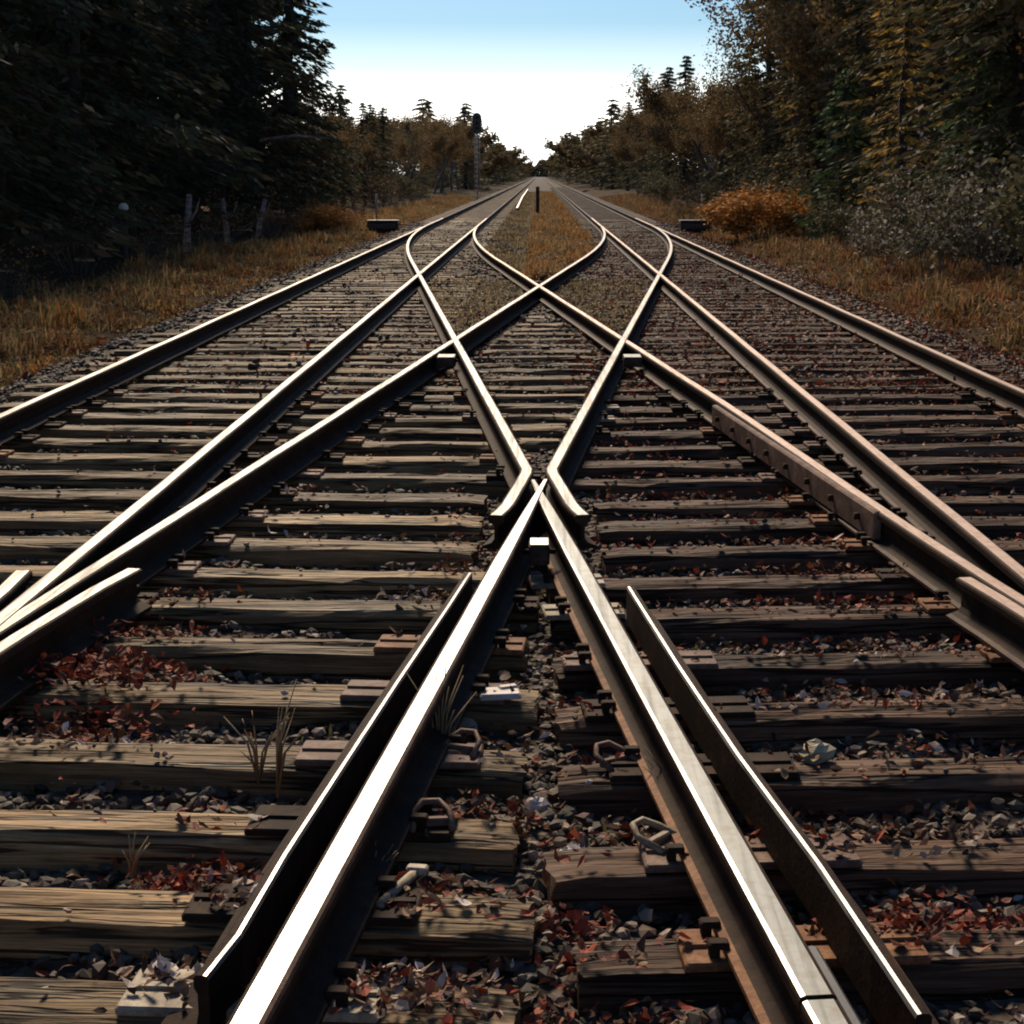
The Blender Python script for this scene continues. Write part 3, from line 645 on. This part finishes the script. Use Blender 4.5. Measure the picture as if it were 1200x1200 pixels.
X = np.concatenate([c[0] for c in cell]); Y = np.concatenate([c[1] for c in cell])
blades('ballast_grass', X, Y, bed_z(X, Y), RG.uniform(.04, .12, len(X)), pal_noise(G_TAN), 'short tan grass in the side cells of the crossing diamond', .8, .009)
# weeds by the rails
def weed(px, py, h, label, n=9, pal=G_TAN):
    X, Y = from_px(px, py); o = MB(); g = random.Random(px)
    r = thing('dry_weed', label, 'weed', (X, Y, -.06), 0, 'dry weeds standing by the rails')
    for k in range(n):
        a = g.uniform(0, 6.28); l = g.uniform(.1, .5) * h; hh = h * g.uniform(.5, 1.1)
        q = MB().tube([(0, 0, 0), (math.cos(a) * l * .3, math.sin(a) * l * .3, hh * .6), (math.cos(a) * l, math.sin(a) * l, hh)], [.004, .003, .0012], 4)
        q.build('stalk', M['stalk'], r)
M['stalk'] = simple_noise('dry_stalk', [(.3, (.16, .10, .05)), (.7, (.34, .24, .13))], 12, .8, .2, .003)
weed(322, 915, .30, 'tall dry weed left of the guard bar'); weed(300, 900, .22, 'small dry weed by a sleeper end at left'); weed(515, 880, .26, 'dry weed inside the broad white rail', 12)
weed(785, 925, .16, 'greenish weed at the rusty foot of the grey rail'); weed(435, 1030, .14, 'small weed by the lower white rail'); weed(150, 1010, .12, 'thin weed in the lower left ballast')
n = 2600; X, Y = bed_pts(n, -2.4, .6, 2.4, 9, 1.2); k = ~on_sleeper(X, Y) & ~near_rail(X, Y, .06); X, Y = X[k], Y[k]
blades('moss_grass', X, Y, bed_z(X, Y), RG.uniform(.015, .06, len(X)), pal_noise([(.06, .07, .03), (.11, .10, .05), (.16, .13, .07)]), 'thin green grass shoots in the near ballast', .7, .004)

# ------------------------------------------------------------------ trees
def diamond(P, D, U, ln, wd):
    """elongated leaf cards: P centres, D directions, U side directions"""
    a = P - D * ln[:, None] * .5; c = P + D * ln[:, None] * .5; b = P + U * wd[:, None] * .5; d = P - U * wd[:, None] * .5
    n = len(P); V = np.stack([a, b, c, d], 1).reshape(-1, 3); F = np.arange(n * 4).reshape(n, 4); return V, F
def unit(v): return v / np.maximum(np.linalg.norm(v, axis=-1, keepdims=True), 1e-6)
def crown_mesh(name, P, D, ln, wd, cols):
    U = unit(np.cross(D, RG.normal(0, 1, P.shape))); V, F = diamond(P, D, U, ln, wd)
    return fast_mesh(name, V, F, cols)
def conifer(H, R, base, pal, whorls=34, droop=.35, seg=32, size=.27, dens=1.0):
    P = []; D = []; sz = []
    for i in range(whorls):
        t = base + (1 - base) * (i / (whorls - 1)) ** .93; z0 = H * t
        rad = R * ((1 - t) / (1 - base)) ** .78 * rnd.uniform(.75, 1.2) + .12
        for b in range(rnd.randint(4, 7)):
            a = rnd.uniform(0, 6.28); rr = rad * rnd.uniform(.65, 1.1); ns = max(2, int(seg * dens * (.35 + .65 * rr / R)))
            for s in range(ns):
                u = (s + rnd.random()) / ns
                for sp in (-1, 0, 1):
                    da = a + sp * .75
                    x, y = math.cos(a) * rr * u, math.sin(a) * rr * u
                    P.append((x + rnd.gauss(0, .06), y + rnd.gauss(0, .06), z0 - droop * rr * u ** 1.4 + .12 * rr * (u > .85) + rnd.gauss(0, .04)))
                    D.append((math.cos(da), math.sin(da), -.35 - .3 * abs(sp) * rnd.random())); sz.append(size * rnd.uniform(.6, 1.25))
    P = np.array(P); D = unit(np.array(D)); sz = np.array(sz)
    c = np.array(pal)[RG.integers(0, len(pal), len(P))] * RG.uniform(.55, 1.45, (len(P), 1))
    crown = crown_mesh('crown', P + D * sz[:, None] * .3, D, sz, sz * RG.uniform(.20, .34, len(P)), c)
    crown.materials.append(M['foliage'])
    q = MB(); k = 7
    q.tube([(rnd.uniform(-.03, .03) * i, rnd.uniform(-.03, .03) * i, H * i / k) for i in range(k + 1)], [.013 * H * (1.15 - i / k) + .01 for i in range(k + 1)], 7)
    for i in range(26):                # dead lower branches
        z = H * rnd.uniform(.04, base + .25); a = rnd.uniform(0, 6.28); l = rnd.uniform(.4, .8) * R
        q.tube([(0, 0, z), (math.cos(a) * l * .5, math.sin(a) * l * .5, z - .03), (math.cos(a) * l, math.sin(a) * l, z - .18 * l)], [.022, .014, .005], 4, cap=False)
    tr = q.mesh('trunk'); return tr, crown
def broadleaf(H, spread, pal, nleaf, leaf=.09, bark='bark_grey', depth=4, stems=1, dens=1.0, twigs=True, r0=None):
    q = MB(); tips = []
    def grow(p, d, l, r, k):
        n = 3; pts = [p]; rr = [r]
        for i in range(n):
            d = (d + Vector((rnd.gauss(0, .14), rnd.gauss(0, .14), rnd.gauss(.04, .08)))).normalized(); p = p + d * l / n; pts.append(p); rr.append(r * (1 - .45 * (i + 1) / n))
            if k <= 2: tips.append((p, d))
        q.tube(pts, rr, 6 if k > 2 else 3, cap=False)
        if k <= 0: return
        for _ in range(rnd.randint(2, 4) if k > 1 else rnd.randint(2, 3)):
            j = rnd.randint(1, n); a = rnd.uniform(0, 6.28); s = rnd.uniform(.45, .95) * spread
            nd = (d + Vector((math.cos(a) * s, math.sin(a) * s, rnd.uniform(-.1, .35)))).normalized()
            grow(pts[j], nd, l * rnd.uniform(.55, .82), rr[j] * .62, k - 1)
    for s in range(stems):
        a = rnd.uniform(0, 6.28); off = 0 if stems == 1 else rnd.uniform(.05, .35) * H * .3; ti = 0.05 if stems == 1 else rnd.uniform(.15, .6)
        grow(Vector((math.cos(a) * off, math.sin(a) * off, 0)), Vector((math.cos(a) * ti, math.sin(a) * ti, 1)).normalized(), H * (.42 if depth > 2 else .5), r0 or .013 * H / stems ** .4, depth)
    tr = q.mesh('trunk'); tr.materials.append(M[bark])
    if nleaf == 0 or not tips: return tr, None
    idx = RG.integers(0, len(tips), nleaf); P = np.array([tuple(tips[i][0]) for i in idx]) + RG.normal(0, .06 * H ** .5, (nleaf, 3))
    D = unit(RG.normal(0, 1, (nleaf, 3)) + np.array([0, 0, -.3])); sz = leaf * RG.uniform(.6, 1.4, nleaf)
    c = np.array(pal)[RG.integers(0, len(pal), nleaf)] * RG.uniform(.6, 1.4, (nleaf, 1))
    cr = crown_mesh('crown', P, D, sz, sz * .7, c); cr.materials.append(M['foliage'])
    return tr, cr
SPR = [(.04, .052, .03), (.055, .066, .036), (.065, .06, .034), (.07, .052, .034)]
SPB = [(.09, .09, .042), (.075, .08, .038), (.13, .10, .05), (.11, .08, .045)]
GRN = [(.06, .095, .04), (.08, .11, .045), (.045, .075, .035)]
LAR = [(.46, .27, .05), (.55, .36, .09), (.36, .21, .055), (.27, .21, .07)]
BRN = [(.19, .11, .05), (.25, .15, .06), (.15, .10, .055), (.12, .10, .055)]
GRY = [(.28, .25, .20), (.10, .095, .05), (.42, .38, .32), (.09, .08, .045), (.12, .11, .06), (.08, .065, .04)]
ORB = [(.40, .17, .035), (.34, .13, .03), (.44, .22, .06), (.28, .17, .06)]
OLV = [(.10, .10, .045), (.14, .12, .06), (.08, .07, .04)]
KIND = {}
def addkind(k, H, tr, cr, bark='bark'):
    if len(tr.materials) == 0: tr.materials.append(M[bark])
    KIND.setdefault(k, []).append((H, tr, cr))
for _ in range(4): addkind('spruce', 12, *conifer(12, 2.3, .10, SPR, 36, .42))
for _ in range(2): addkind('young_spruce', 4, *conifer(4, 1.15, .03, GRN, 22, .15, 9, .24))
for _ in range(3): addkind('dull_spruce', 11, *conifer(11, 2.2, .10, SPB, 34, .38))
for _ in range(2): addkind('larch', 10, *conifer(10, 1.9, .12, LAR, 30, .2, 9, .24, .8))
for _ in range(3): addkind('bare_tree', 8, *broadleaf(8, .75, BRN + OLV, 4200, .085))
for _ in range(2): addkind('russet_tree', 8, *broadleaf(8, .75, BRN + [(.27, .15, .045), (.26, .2, .07)], 9000, .095))
for _ in range(2): addkind('birch', 7, *broadleaf(7, .6, LAR[:2] + BRN, 700, .12, 'birch'))
for _ in range(3): addkind('bare_shrub', 2.2, *broadleaf(2.2, .8, BRN, 260, .07, 'bark_grey', 3, 9))
for _ in range(2): addkind('pale_shrub', 2.4, *broadleaf(2.4, .9, GRY, 1500, .085, 'bark_grey', 3, 9))
for _ in range(2): addkind('orange_bush', 1.2, *broadleaf(1.2, 1.0, ORB, 7500, .052, 'bark_grey', 3, 12))
for _ in range(2): addkind('olive_shrub', 1.8, *broadleaf(1.8, .9, OLV, 1500, .085, 'bark_grey', 3, 9))
for _ in range(2): addkind('far_spruce', 9, *conifer(9, 2.2, .04, SPB, 20, .3, 7, .6, .8))
for _ in range(2): addkind('far_russet', 8, *broadleaf(8, .8, BRN + [(.2, .15, .05), (.13, .12, .05)], 3600, .26, 'bark_grey', 3))
CATN = {'spruce': 'spruce_tree', 'young_spruce': 'spruce_tree', 'dull_spruce': 'spruce_tree', 'far_spruce': 'spruce_tree', 'larch': 'larch_tree', 'bare_tree': 'bare_tree', 'russet_tree': 'russet_tree', 'far_russet': 'russet_tree', 'birch': 'birch_tree'}
def plant(kind, X, Y, h, label, group=None, wide=1.0):
    H, tr, cr = rnd.choice(KIND[kind]); s = h / H
    nm = CATN.get(kind, kind); cat = 'tree' if kind in CATN else 'shrub'
    z = float(ground_z(np.array([X]), np.array([Y]))[0]) - .05
    o = thing(nm, label, cat, (X, Y, z), rnd.uniform(0, 6.28), group); o.scale = (s * wide, s * wide, s)
    put('trunk' if cat == 'tree' else 'stems', tr, None, o)
    if cr: put('crown' if cat == 'tree' else 'leaves', cr, None, o)
    return o
cnt = {}
def auto(kind, X, Y, h, what, group, wide=1.0):
    px = 632 + 2000 * X / Y if Y > 1 else -999
    if not -40 < px < 1240: 
        if Y < 5 or abs(X) > 14: return None
        sd = 'left' if X < 0 else 'right'; q = what + sd; cnt[q] = cnt.get(q, 0) + 1
        w_ = {'spruce': 'dark spruce', 'dull_spruce': 'olive spruce'}.get(kind, kind.replace('_', ' '))
        cnt[w_ + sd] = cnt.get(w_ + sd, 0) + 1
        return plant(kind, X, Y, h, f"{w_} standing just beyond the photo's {sd} edge, {nth(cnt[w_ + sd])} from the camera", group, wide)
    cnt[what] = cnt.get(what, 0) + 1
    return plant(kind, X, Y, h, f"{what}, {nth(cnt[what])} from the camera", group, wide)
# left wood: tall dark spruces to about sixty metres
GLT = 'dark spruces of the left wood'
rows = []
for row, (xr, st) in enumerate(((-8.9, 3.6), (-12.2, 3.8), (-16.0, 4.5), (-21, 6))):
    yy = -8 + row * 1.7
    while yy < 62 + row * 6:
        rows.append((yy + rnd.uniform(-.7, .7), xr + rnd.uniform(-.7, .7), row)); yy += st * rnd.uniform(.8, 1.2)
for yy, xx, row in sorted(rows):
    auto('spruce', xx, yy, rnd.uniform(11.5, 15) + row * .6, ('front row dark spruce left of the tracks', 'second row dark spruce left of the tracks', 'deep row dark spruce of the left wood', 'rearmost dark spruce of the left wood')[row], GLT)
GL2 = 'lower trees farther along the left side'
for yy in (65, 69, 73, 77, 82, 87, 92, 97, 103, 109, 115): auto(rnd.choice(['bare_tree', 'dull_spruce', 'russet_tree']), -8.6 + rnd.uniform(-.5, .3), yy, rnd.uniform(4.8, 5.6), 'low mixed tree left beyond the tall spruces', GL2, 1.25)
for yy in (68, 73, 78, 84, 90, 97, 104, 111, 118): auto('spruce', -12.5 + rnd.uniform(-.8, .8), yy, rnd.uniform(4.4, 5.4), 'dark spruce behind the low mixed trees at left', GL2, 1.3)
for yy, h, k in ((122, 7.4, 'russet_tree'), (128, 8.6, 'russet_tree'), (135, 8.2, 'russet_tree'), (142, 8.2, 'russet_tree'), (149, 8.6, 'russet_tree'), (156, 8.2, 'russet_tree'), (163, 9.0, 'russet_tree'), (171, 8.4, 'russet_tree'), (180, 9.2, 'russet_tree')):
    auto(k, -8.8 + rnd.uniform(-.5, .5), yy, h, 'mid distant tree left of the signal', GL2, 1.15)
    auto('russet_tree', -13 + rnd.uniform(-1, 1), yy + 3, h * .95, 'mid distant tree in the row behind the signal', GL2, 1.3)
for yy in range(66, 190, 7):
    for sgn, nm in ((-1, 'left'), (1, 'right')):
        auto('dull_spruce', sgn * (17.5 + rnd.uniform(-1, 1)), yy + rnd.uniform(-1.5, 1.5), 4.2 if sgn < 0 and yy < 118 else 6.4, f'deep mid distant spruce on the {nm}', GL2 if sgn < 0 else 'lower trees farther along the right side', 1.7)
yy = 64
while yy < 185:
    auto(rnd.choice(['bare_shrub', 'olive_shrub']), 10.2 + rnd.uniform(-.6, .6), yy, rnd.uniform(2.0, 3.0), 'tall undergrowth bush among the mid distant right trees', 'undergrowth among the mid distant trees', 1.5)
    auto(rnd.choice(['bare_shrub', 'olive_shrub']), -10.4 + rnd.uniform(-.6, .6), yy, rnd.uniform(1.8, 2.6), 'tall undergrowth bush among the mid distant left trees', 'undergrowth among the mid distant trees', 1.5)
    yy += 3.2 * (1 + (yy - 64) / 90)
GFL, GFR = 'far trees closing the left side', 'far trees closing the right side'
yy = 190
while yy < 1300:
    for rr in (0, 1): k = rnd.choice(['far_spruce', 'far_russet', 'far_spruce']); auto(k, -8.5 - rr * 4.5 + rnd.uniform(-.8, .6), yy + rr * 3, (9.3 if yy < 215 else rnd.uniform(5.8, 6.6) if yy < 300 else rnd.uniform(7.5, 9)) + rr * .4, f"far {k[4:]} tree in the {'rear' if rr else 'front'} left line", GFL, 1.5)
    yy *= 1.045
# right wood
GRT = 'trees of the right wood'
yy = -6; i = 0
KR = ['bare_tree', 'dull_spruce', 'bare_tree', 'dull_spruce', 'russet_tree', 'dull_spruce', 'bare_tree', 'spruce']
rows = []
for row, (xr, st) in enumerate(((9.3, 3.0), (12.2, 3.4), (16, 4.2), (21, 6))):
    yy = -8 + row * 1.4; j = row
    while yy < 68 + row * 5:
        rows.append((yy + rnd.uniform(-.7, .7), xr + rnd.uniform(-.6, .6), row, KR[j % 8] if row < 2 else rnd.choice(['dull_spruce', 'spruce']))); yy += st * rnd.uniform(.8, 1.2); j += 1
NMR = {'bare_tree': 'bare grey brown tree', 'dull_spruce': 'olive brown spruce', 'russet_tree': 'russet leaved tree', 'spruce': 'dark green spruce'}
for yy, xx, row, k in sorted(rows):
    auto(k, xx, yy, rnd.uniform(9.5, 13) + row * .6, f"{NMR[k]} in {('front', 'second', 'deep', 'rearmost')[row]} row right of the tracks", GRT)
for (px, Y, h, k, lab) in ((1052, 38, 7.6, 'larch', 'golden orange larch standing out high on the right'), (1128, 35, 6.6, 'larch', 'dull golden larch near the right edge behind the young spruce'), (945, 56, 8.2, 'larch', 'farther golden larch above the orange bush'), (985, 44, 4.3, 'young_spruce', 'young green spruce right behind the orange bush'),
                           (1150, 33, 5.0, 'young_spruce', 'young green spruce behind the pale leaved shrubs'), (838, 78, 6.8, 'russet_tree', 'russet tree on the skyline right of the gap'),
                           (895, 64, 12, 'russet_tree', 'tall russet tree at the edge of the right sky gap')):
    plant(k, (px - 632) / 2000 * Y, Y, h, lab, GRT)
GR2 = 'lower trees farther along the right side'
for yy, h, k in ((74, 7.6, 'russet_tree'), (79, 8.0, 'russet_tree'), (84, 8.0, 'russet_tree'), (90, 8.2, 'russet_tree'), (96, 8.0, 'russet_tree'), (102, 8.4, 'dull_spruce'), (108, 8.3, 'russet_tree'), (115, 8.6, 'dull_spruce'), (122, 8.6, 'russet_tree'), (130, 9.0, 'dull_spruce'), (138, 9.4, 'dull_spruce'), (147, 9.0, 'russet_tree'), (157, 8.2, 'russet_tree'), (168, 8.5, 'dull_spruce'), (180, 8.8, 'russet_tree')):
    auto(k, 8.9 + rnd.uniform(-.5, .5), yy, h, 'mid distant tree right of the sky gap', GR2, 1.15)
    auto('russet_tree' if yy != 102 else 'dull_spruce', 13 + rnd.uniform(-1, 1), yy + 3, h * 1.05, 'mid distant tree in the second right row', GR2, 1.3)
yy = 192
while yy < 1300:
    for rr in (0, 1): k = rnd.choice(['far_spruce', 'far_russet', 'far_russet']); auto(k, 8.5 + rr * 4.5 + rnd.uniform(-.6, .8), yy + rr * 3, rnd.uniform(8.6, 10) + rr * .6, f"far {k[4:]} tree in the {'rear' if rr else 'front'} right line", GFR, 1.5)
    yy *= 1.045
# the far-off wood that closes the cutting at the horizon
n = 15000; X = RG.uniform(-75, 75, n); top = 13 + 2.5 * np.sin(X * .23) + 1.6 * np.sin(X * .71 + 1); Z = top * RG.random(n) - 1
P = np.stack([X, 1450 + RG.uniform(-14, 14, n) * (1 - Z / top * .6), Z], -1); D = unit(RG.normal(0, 1, (n, 3)) + np.array([0, 0, .6])); sz = RG.uniform(1.4, 2.8, n)
me = crown_mesh('distant_wood', P, D, sz, sz * .7, np.array(SPB + BRN[2:])[RG.integers(0, 6, n)]); me.materials.append(M['foliage'])
tag(put('distant_wood', me), 'far-off wood closing the straight at the horizon', 'wood', kind='stuff')
# shrubs
GS = 'shrubs along the woodland edges'
yy = 18
while yy < 110:
    auto(rnd.choice(['bare_shrub', 'bare_shrub', 'olive_shrub']), -7.15 + rnd.uniform(-.4, .3), yy, rnd.uniform(1.1, 2.0), 'brushy shrub at the edge of the left wood', GS, 1.2); yy += rnd.uniform(2.6, 4.2) * (1 + yy / 120)
yy = 18
while yy < 110:
    auto(rnd.choice(['bare_shrub', 'bare_shrub', 'olive_shrub']), 7.2 + rnd.uniform(-.3, .5), yy, rnd.uniform(1.2, 2.4), 'twiggy shrub at the edge of the right wood', GS, 1.2); yy += rnd.uniform(2.2, 3.6) * (1 + yy / 120)
for i, (px, Y, h) in enumerate(((1045, 30, 1.7), (1100, 28, 2.3), (1165, 27, 2.0), (1090, 33, 2.4), (1010, 36, 1.6), (1180, 31, 2.6))):
    plant('pale_shrub', (px - 632) / 2000 * Y, Y, h, f'pale silvery leaved shrub on the right, {nth(i + 1)} of its clump', 'pale leaved shrubs on the right')
plant('orange_bush', (893 - 632) / 2000 * 46, 46, 1.5, 'glowing orange rounded bush on the right verge', None, 2.0)
plant('orange_bush', (375 - 632) / 2000 * 50, 50, .9, 'low orange bush on the left verge', None, 2.0)
plant('bare_shrub', (808 - 632) / 2000 * 62, 62, 1.6, 'grey twiggy bush beside the right switch machine', None, 1.2)

# ------------------------------------------------------------------ pale stems, lodged branch, marker in the left wood edge
def stump(px, Y, z1, r, label, lean):
    X = (px - 632) / 2000 * Y; o = thing('birch_snag', label, 'birch snag', (X, Y, -.1), 0, 'pale broken birch stems at the left wood edge')
    MB().tube([(0, 0, 0), (lean * .4, 0, z1 * .5), (lean, .02, z1)], [r * 1.2, r, r * .75], 8).build('stem', M['birch'], o)
    MB().tube([(lean * .4, 0, z1 * .55), (lean * .4 + .2, -.1, z1 * .75), (lean * .4 + .3, -.15, z1 * .95)], [r * .4, r * .3, r * .12], 5).build('branch', M['birch'], o)
stump(218, 33, 1.35, .07, 'tallest pale broken birch stem at the left wood edge', .1); stump(268, 38, 1.2, .06, 'middle pale birch stem at the left wood edge', -.12); stump(300, 41, 1.15, .06, 'short leaning pale birch stem nearest the orange grass', .25)
MB().tube([(-7.3, 45.0, 2.5), (-6.4, 45.2, 2.62), (-5.6, 45.1, 2.55)], [.05, .045, .02], 6).build('x', M['birch'])
o = C.objects[-1]; o.name = 'broken_branch'; tag(o, 'pale horizontal broken branch lodged at the left wood edge', 'branch')
o = thing('marker_stake', 'small white marker disc on a thin stake in the dark left wood', 'marker', ((148 - 632) / 2000 * 30, 30, -.15))
MB().box((0, 0, .62), (.05, .03, 1.25)).build('stake', M['dark_iron'], o)
MB().tube([(0, -.017, 1.2), (0, -.035, 1.2)], .085, 14).build('disc', M['white_paint'], o)

# ------------------------------------------------------------------ signal, switch machines, post, spare rail
o = thing('railway_signal', 'dark oval headed signal on a mast beside the left track far off', 'signal', (-4.35, 120, -.3))
q = MB().tube([(0, 0, 0), (0, 0, 5.9)], [.06, .04], 10); q.build('mast', M['grey_iron'], o)
hd = MB(); n = 20; out = []
for k in range(n):
    a = 2 * math.pi * k / n; out.append((.33 * math.cos(a), .36 * math.sin(a) + (.36 if math.sin(a) > 0 else -.36)))
hd.add([(x, -.08, z) for x, z in out] + [(x, -.05, z) for x, z in out], [tuple(range(n - 1, -1, -1)), tuple(range(n, 2 * n))] + [(k, (k + 1) % n, n + (k + 1) % n, n + k) for k in range(n)])
hb = hd.build('backboard', M['dark_iron'], o, (0, 0, 5.45))
for z in (-.35, 0, .35):
    MB().tube([(0, -.085, z), (0, -.12, z)], .09, 12).build('lens', M['lens'], hb)
    v = []; f = []
    for k in range(7):
        a = math.pi * k / 6; v += [(.11 * math.cos(a), -.081, z + .11 * math.sin(a)), (.11 * math.cos(a), -.36, z + .10 * math.sin(a)), (.12 * math.cos(a), -.36, z + .115 * math.sin(a)), (.12 * math.cos(a), -.081, z + .12 * math.sin(a))]
    for k in range(6): f += [(4 * k + j, 4 * k + 4 + j, 4 * k + 4 + (j + 1) % 4, 4 * k + (j + 1) % 4) for j in range(4)]
    h_ = MB(); h_.add(v, f); h_.build('hood', M['dark_iron'], hb)
MB().box((0, .1, 5.45), (.26, .24, .95), bev=.02).build('lamp_case', M['dark_iron'], o)
MB().box((0, 0, .12), (.5, .5, .3), bev=.03).build('base', M['grey_iron'], o)
q = MB()
for sx in (-.17, .17): q.tube([(sx, .28, .2), (sx, .14, 5.2)], .018, 5)
for k in range(14): q.tube([(-.17, .28 - .01 * k, .5 + k * .33), (.17, .28 - .01 * k, .5 + k * .33)], .012, 4)
q.build('ladder', M['grey_iron'], o)
def switch_machine(sgn, Y, label):
    o = thing('switch_machine', label, 'switch machine', (sgn * 4.95, Y, -.12), 0, 'switch machines beside the far points')
    MB().box((0, 0, .18), (.98, .5, .22), bev=.05).build('case', M['dark_iron'], o)
    MB().box((0, 0, .31), (1.04, .58, .05), bev=.02).build('lid', M['dark_iron'], o)
    MB().box((0, 0, .0), (1.5, .28, .14), bev=.01).build('bearer', M['wood_right'], o)
    MB().tube([(-sgn * .5, 0, .2), (-sgn * 1.6, 0, .16)], .022, 6).build('throw_rod', M['grey_iron'], o)
    MB().tube([(sgn * .2, .1, .38), (sgn * .2, .1, 1.15)], .03, 6).build('lever_post', M['grey_iron'], o)
switch_machine(1, 54, 'low dark switch machine beside the outer right rail'); switch_machine(-1, 54, 'low dark switch machine beside the outer left rail')
o = thing('marker_post', 'short dark brown post between the tracks near the vanishing point', 'post', (-.07, 73, -.12))
MB().box((0, 0, .6), (.15, .15, 1.2), bev=.03).build('shaft', M['bark'], o)
MB().box((0, 0, 1.22), (.18, .18, .05), bev=.02).build('cap', M['bark'], o)
rail('spare_rail', 'pale spare rail lying between the tracks in the distance', [(-1.05, 80), (-1.2, 120), (-1.25, 190)], [M['rust_tan'], M['steel_bright'], M['rust_tan'], M['rust_tan'], M['rust_tan']], -.07, width=[1.6, 1.6, 1.6])
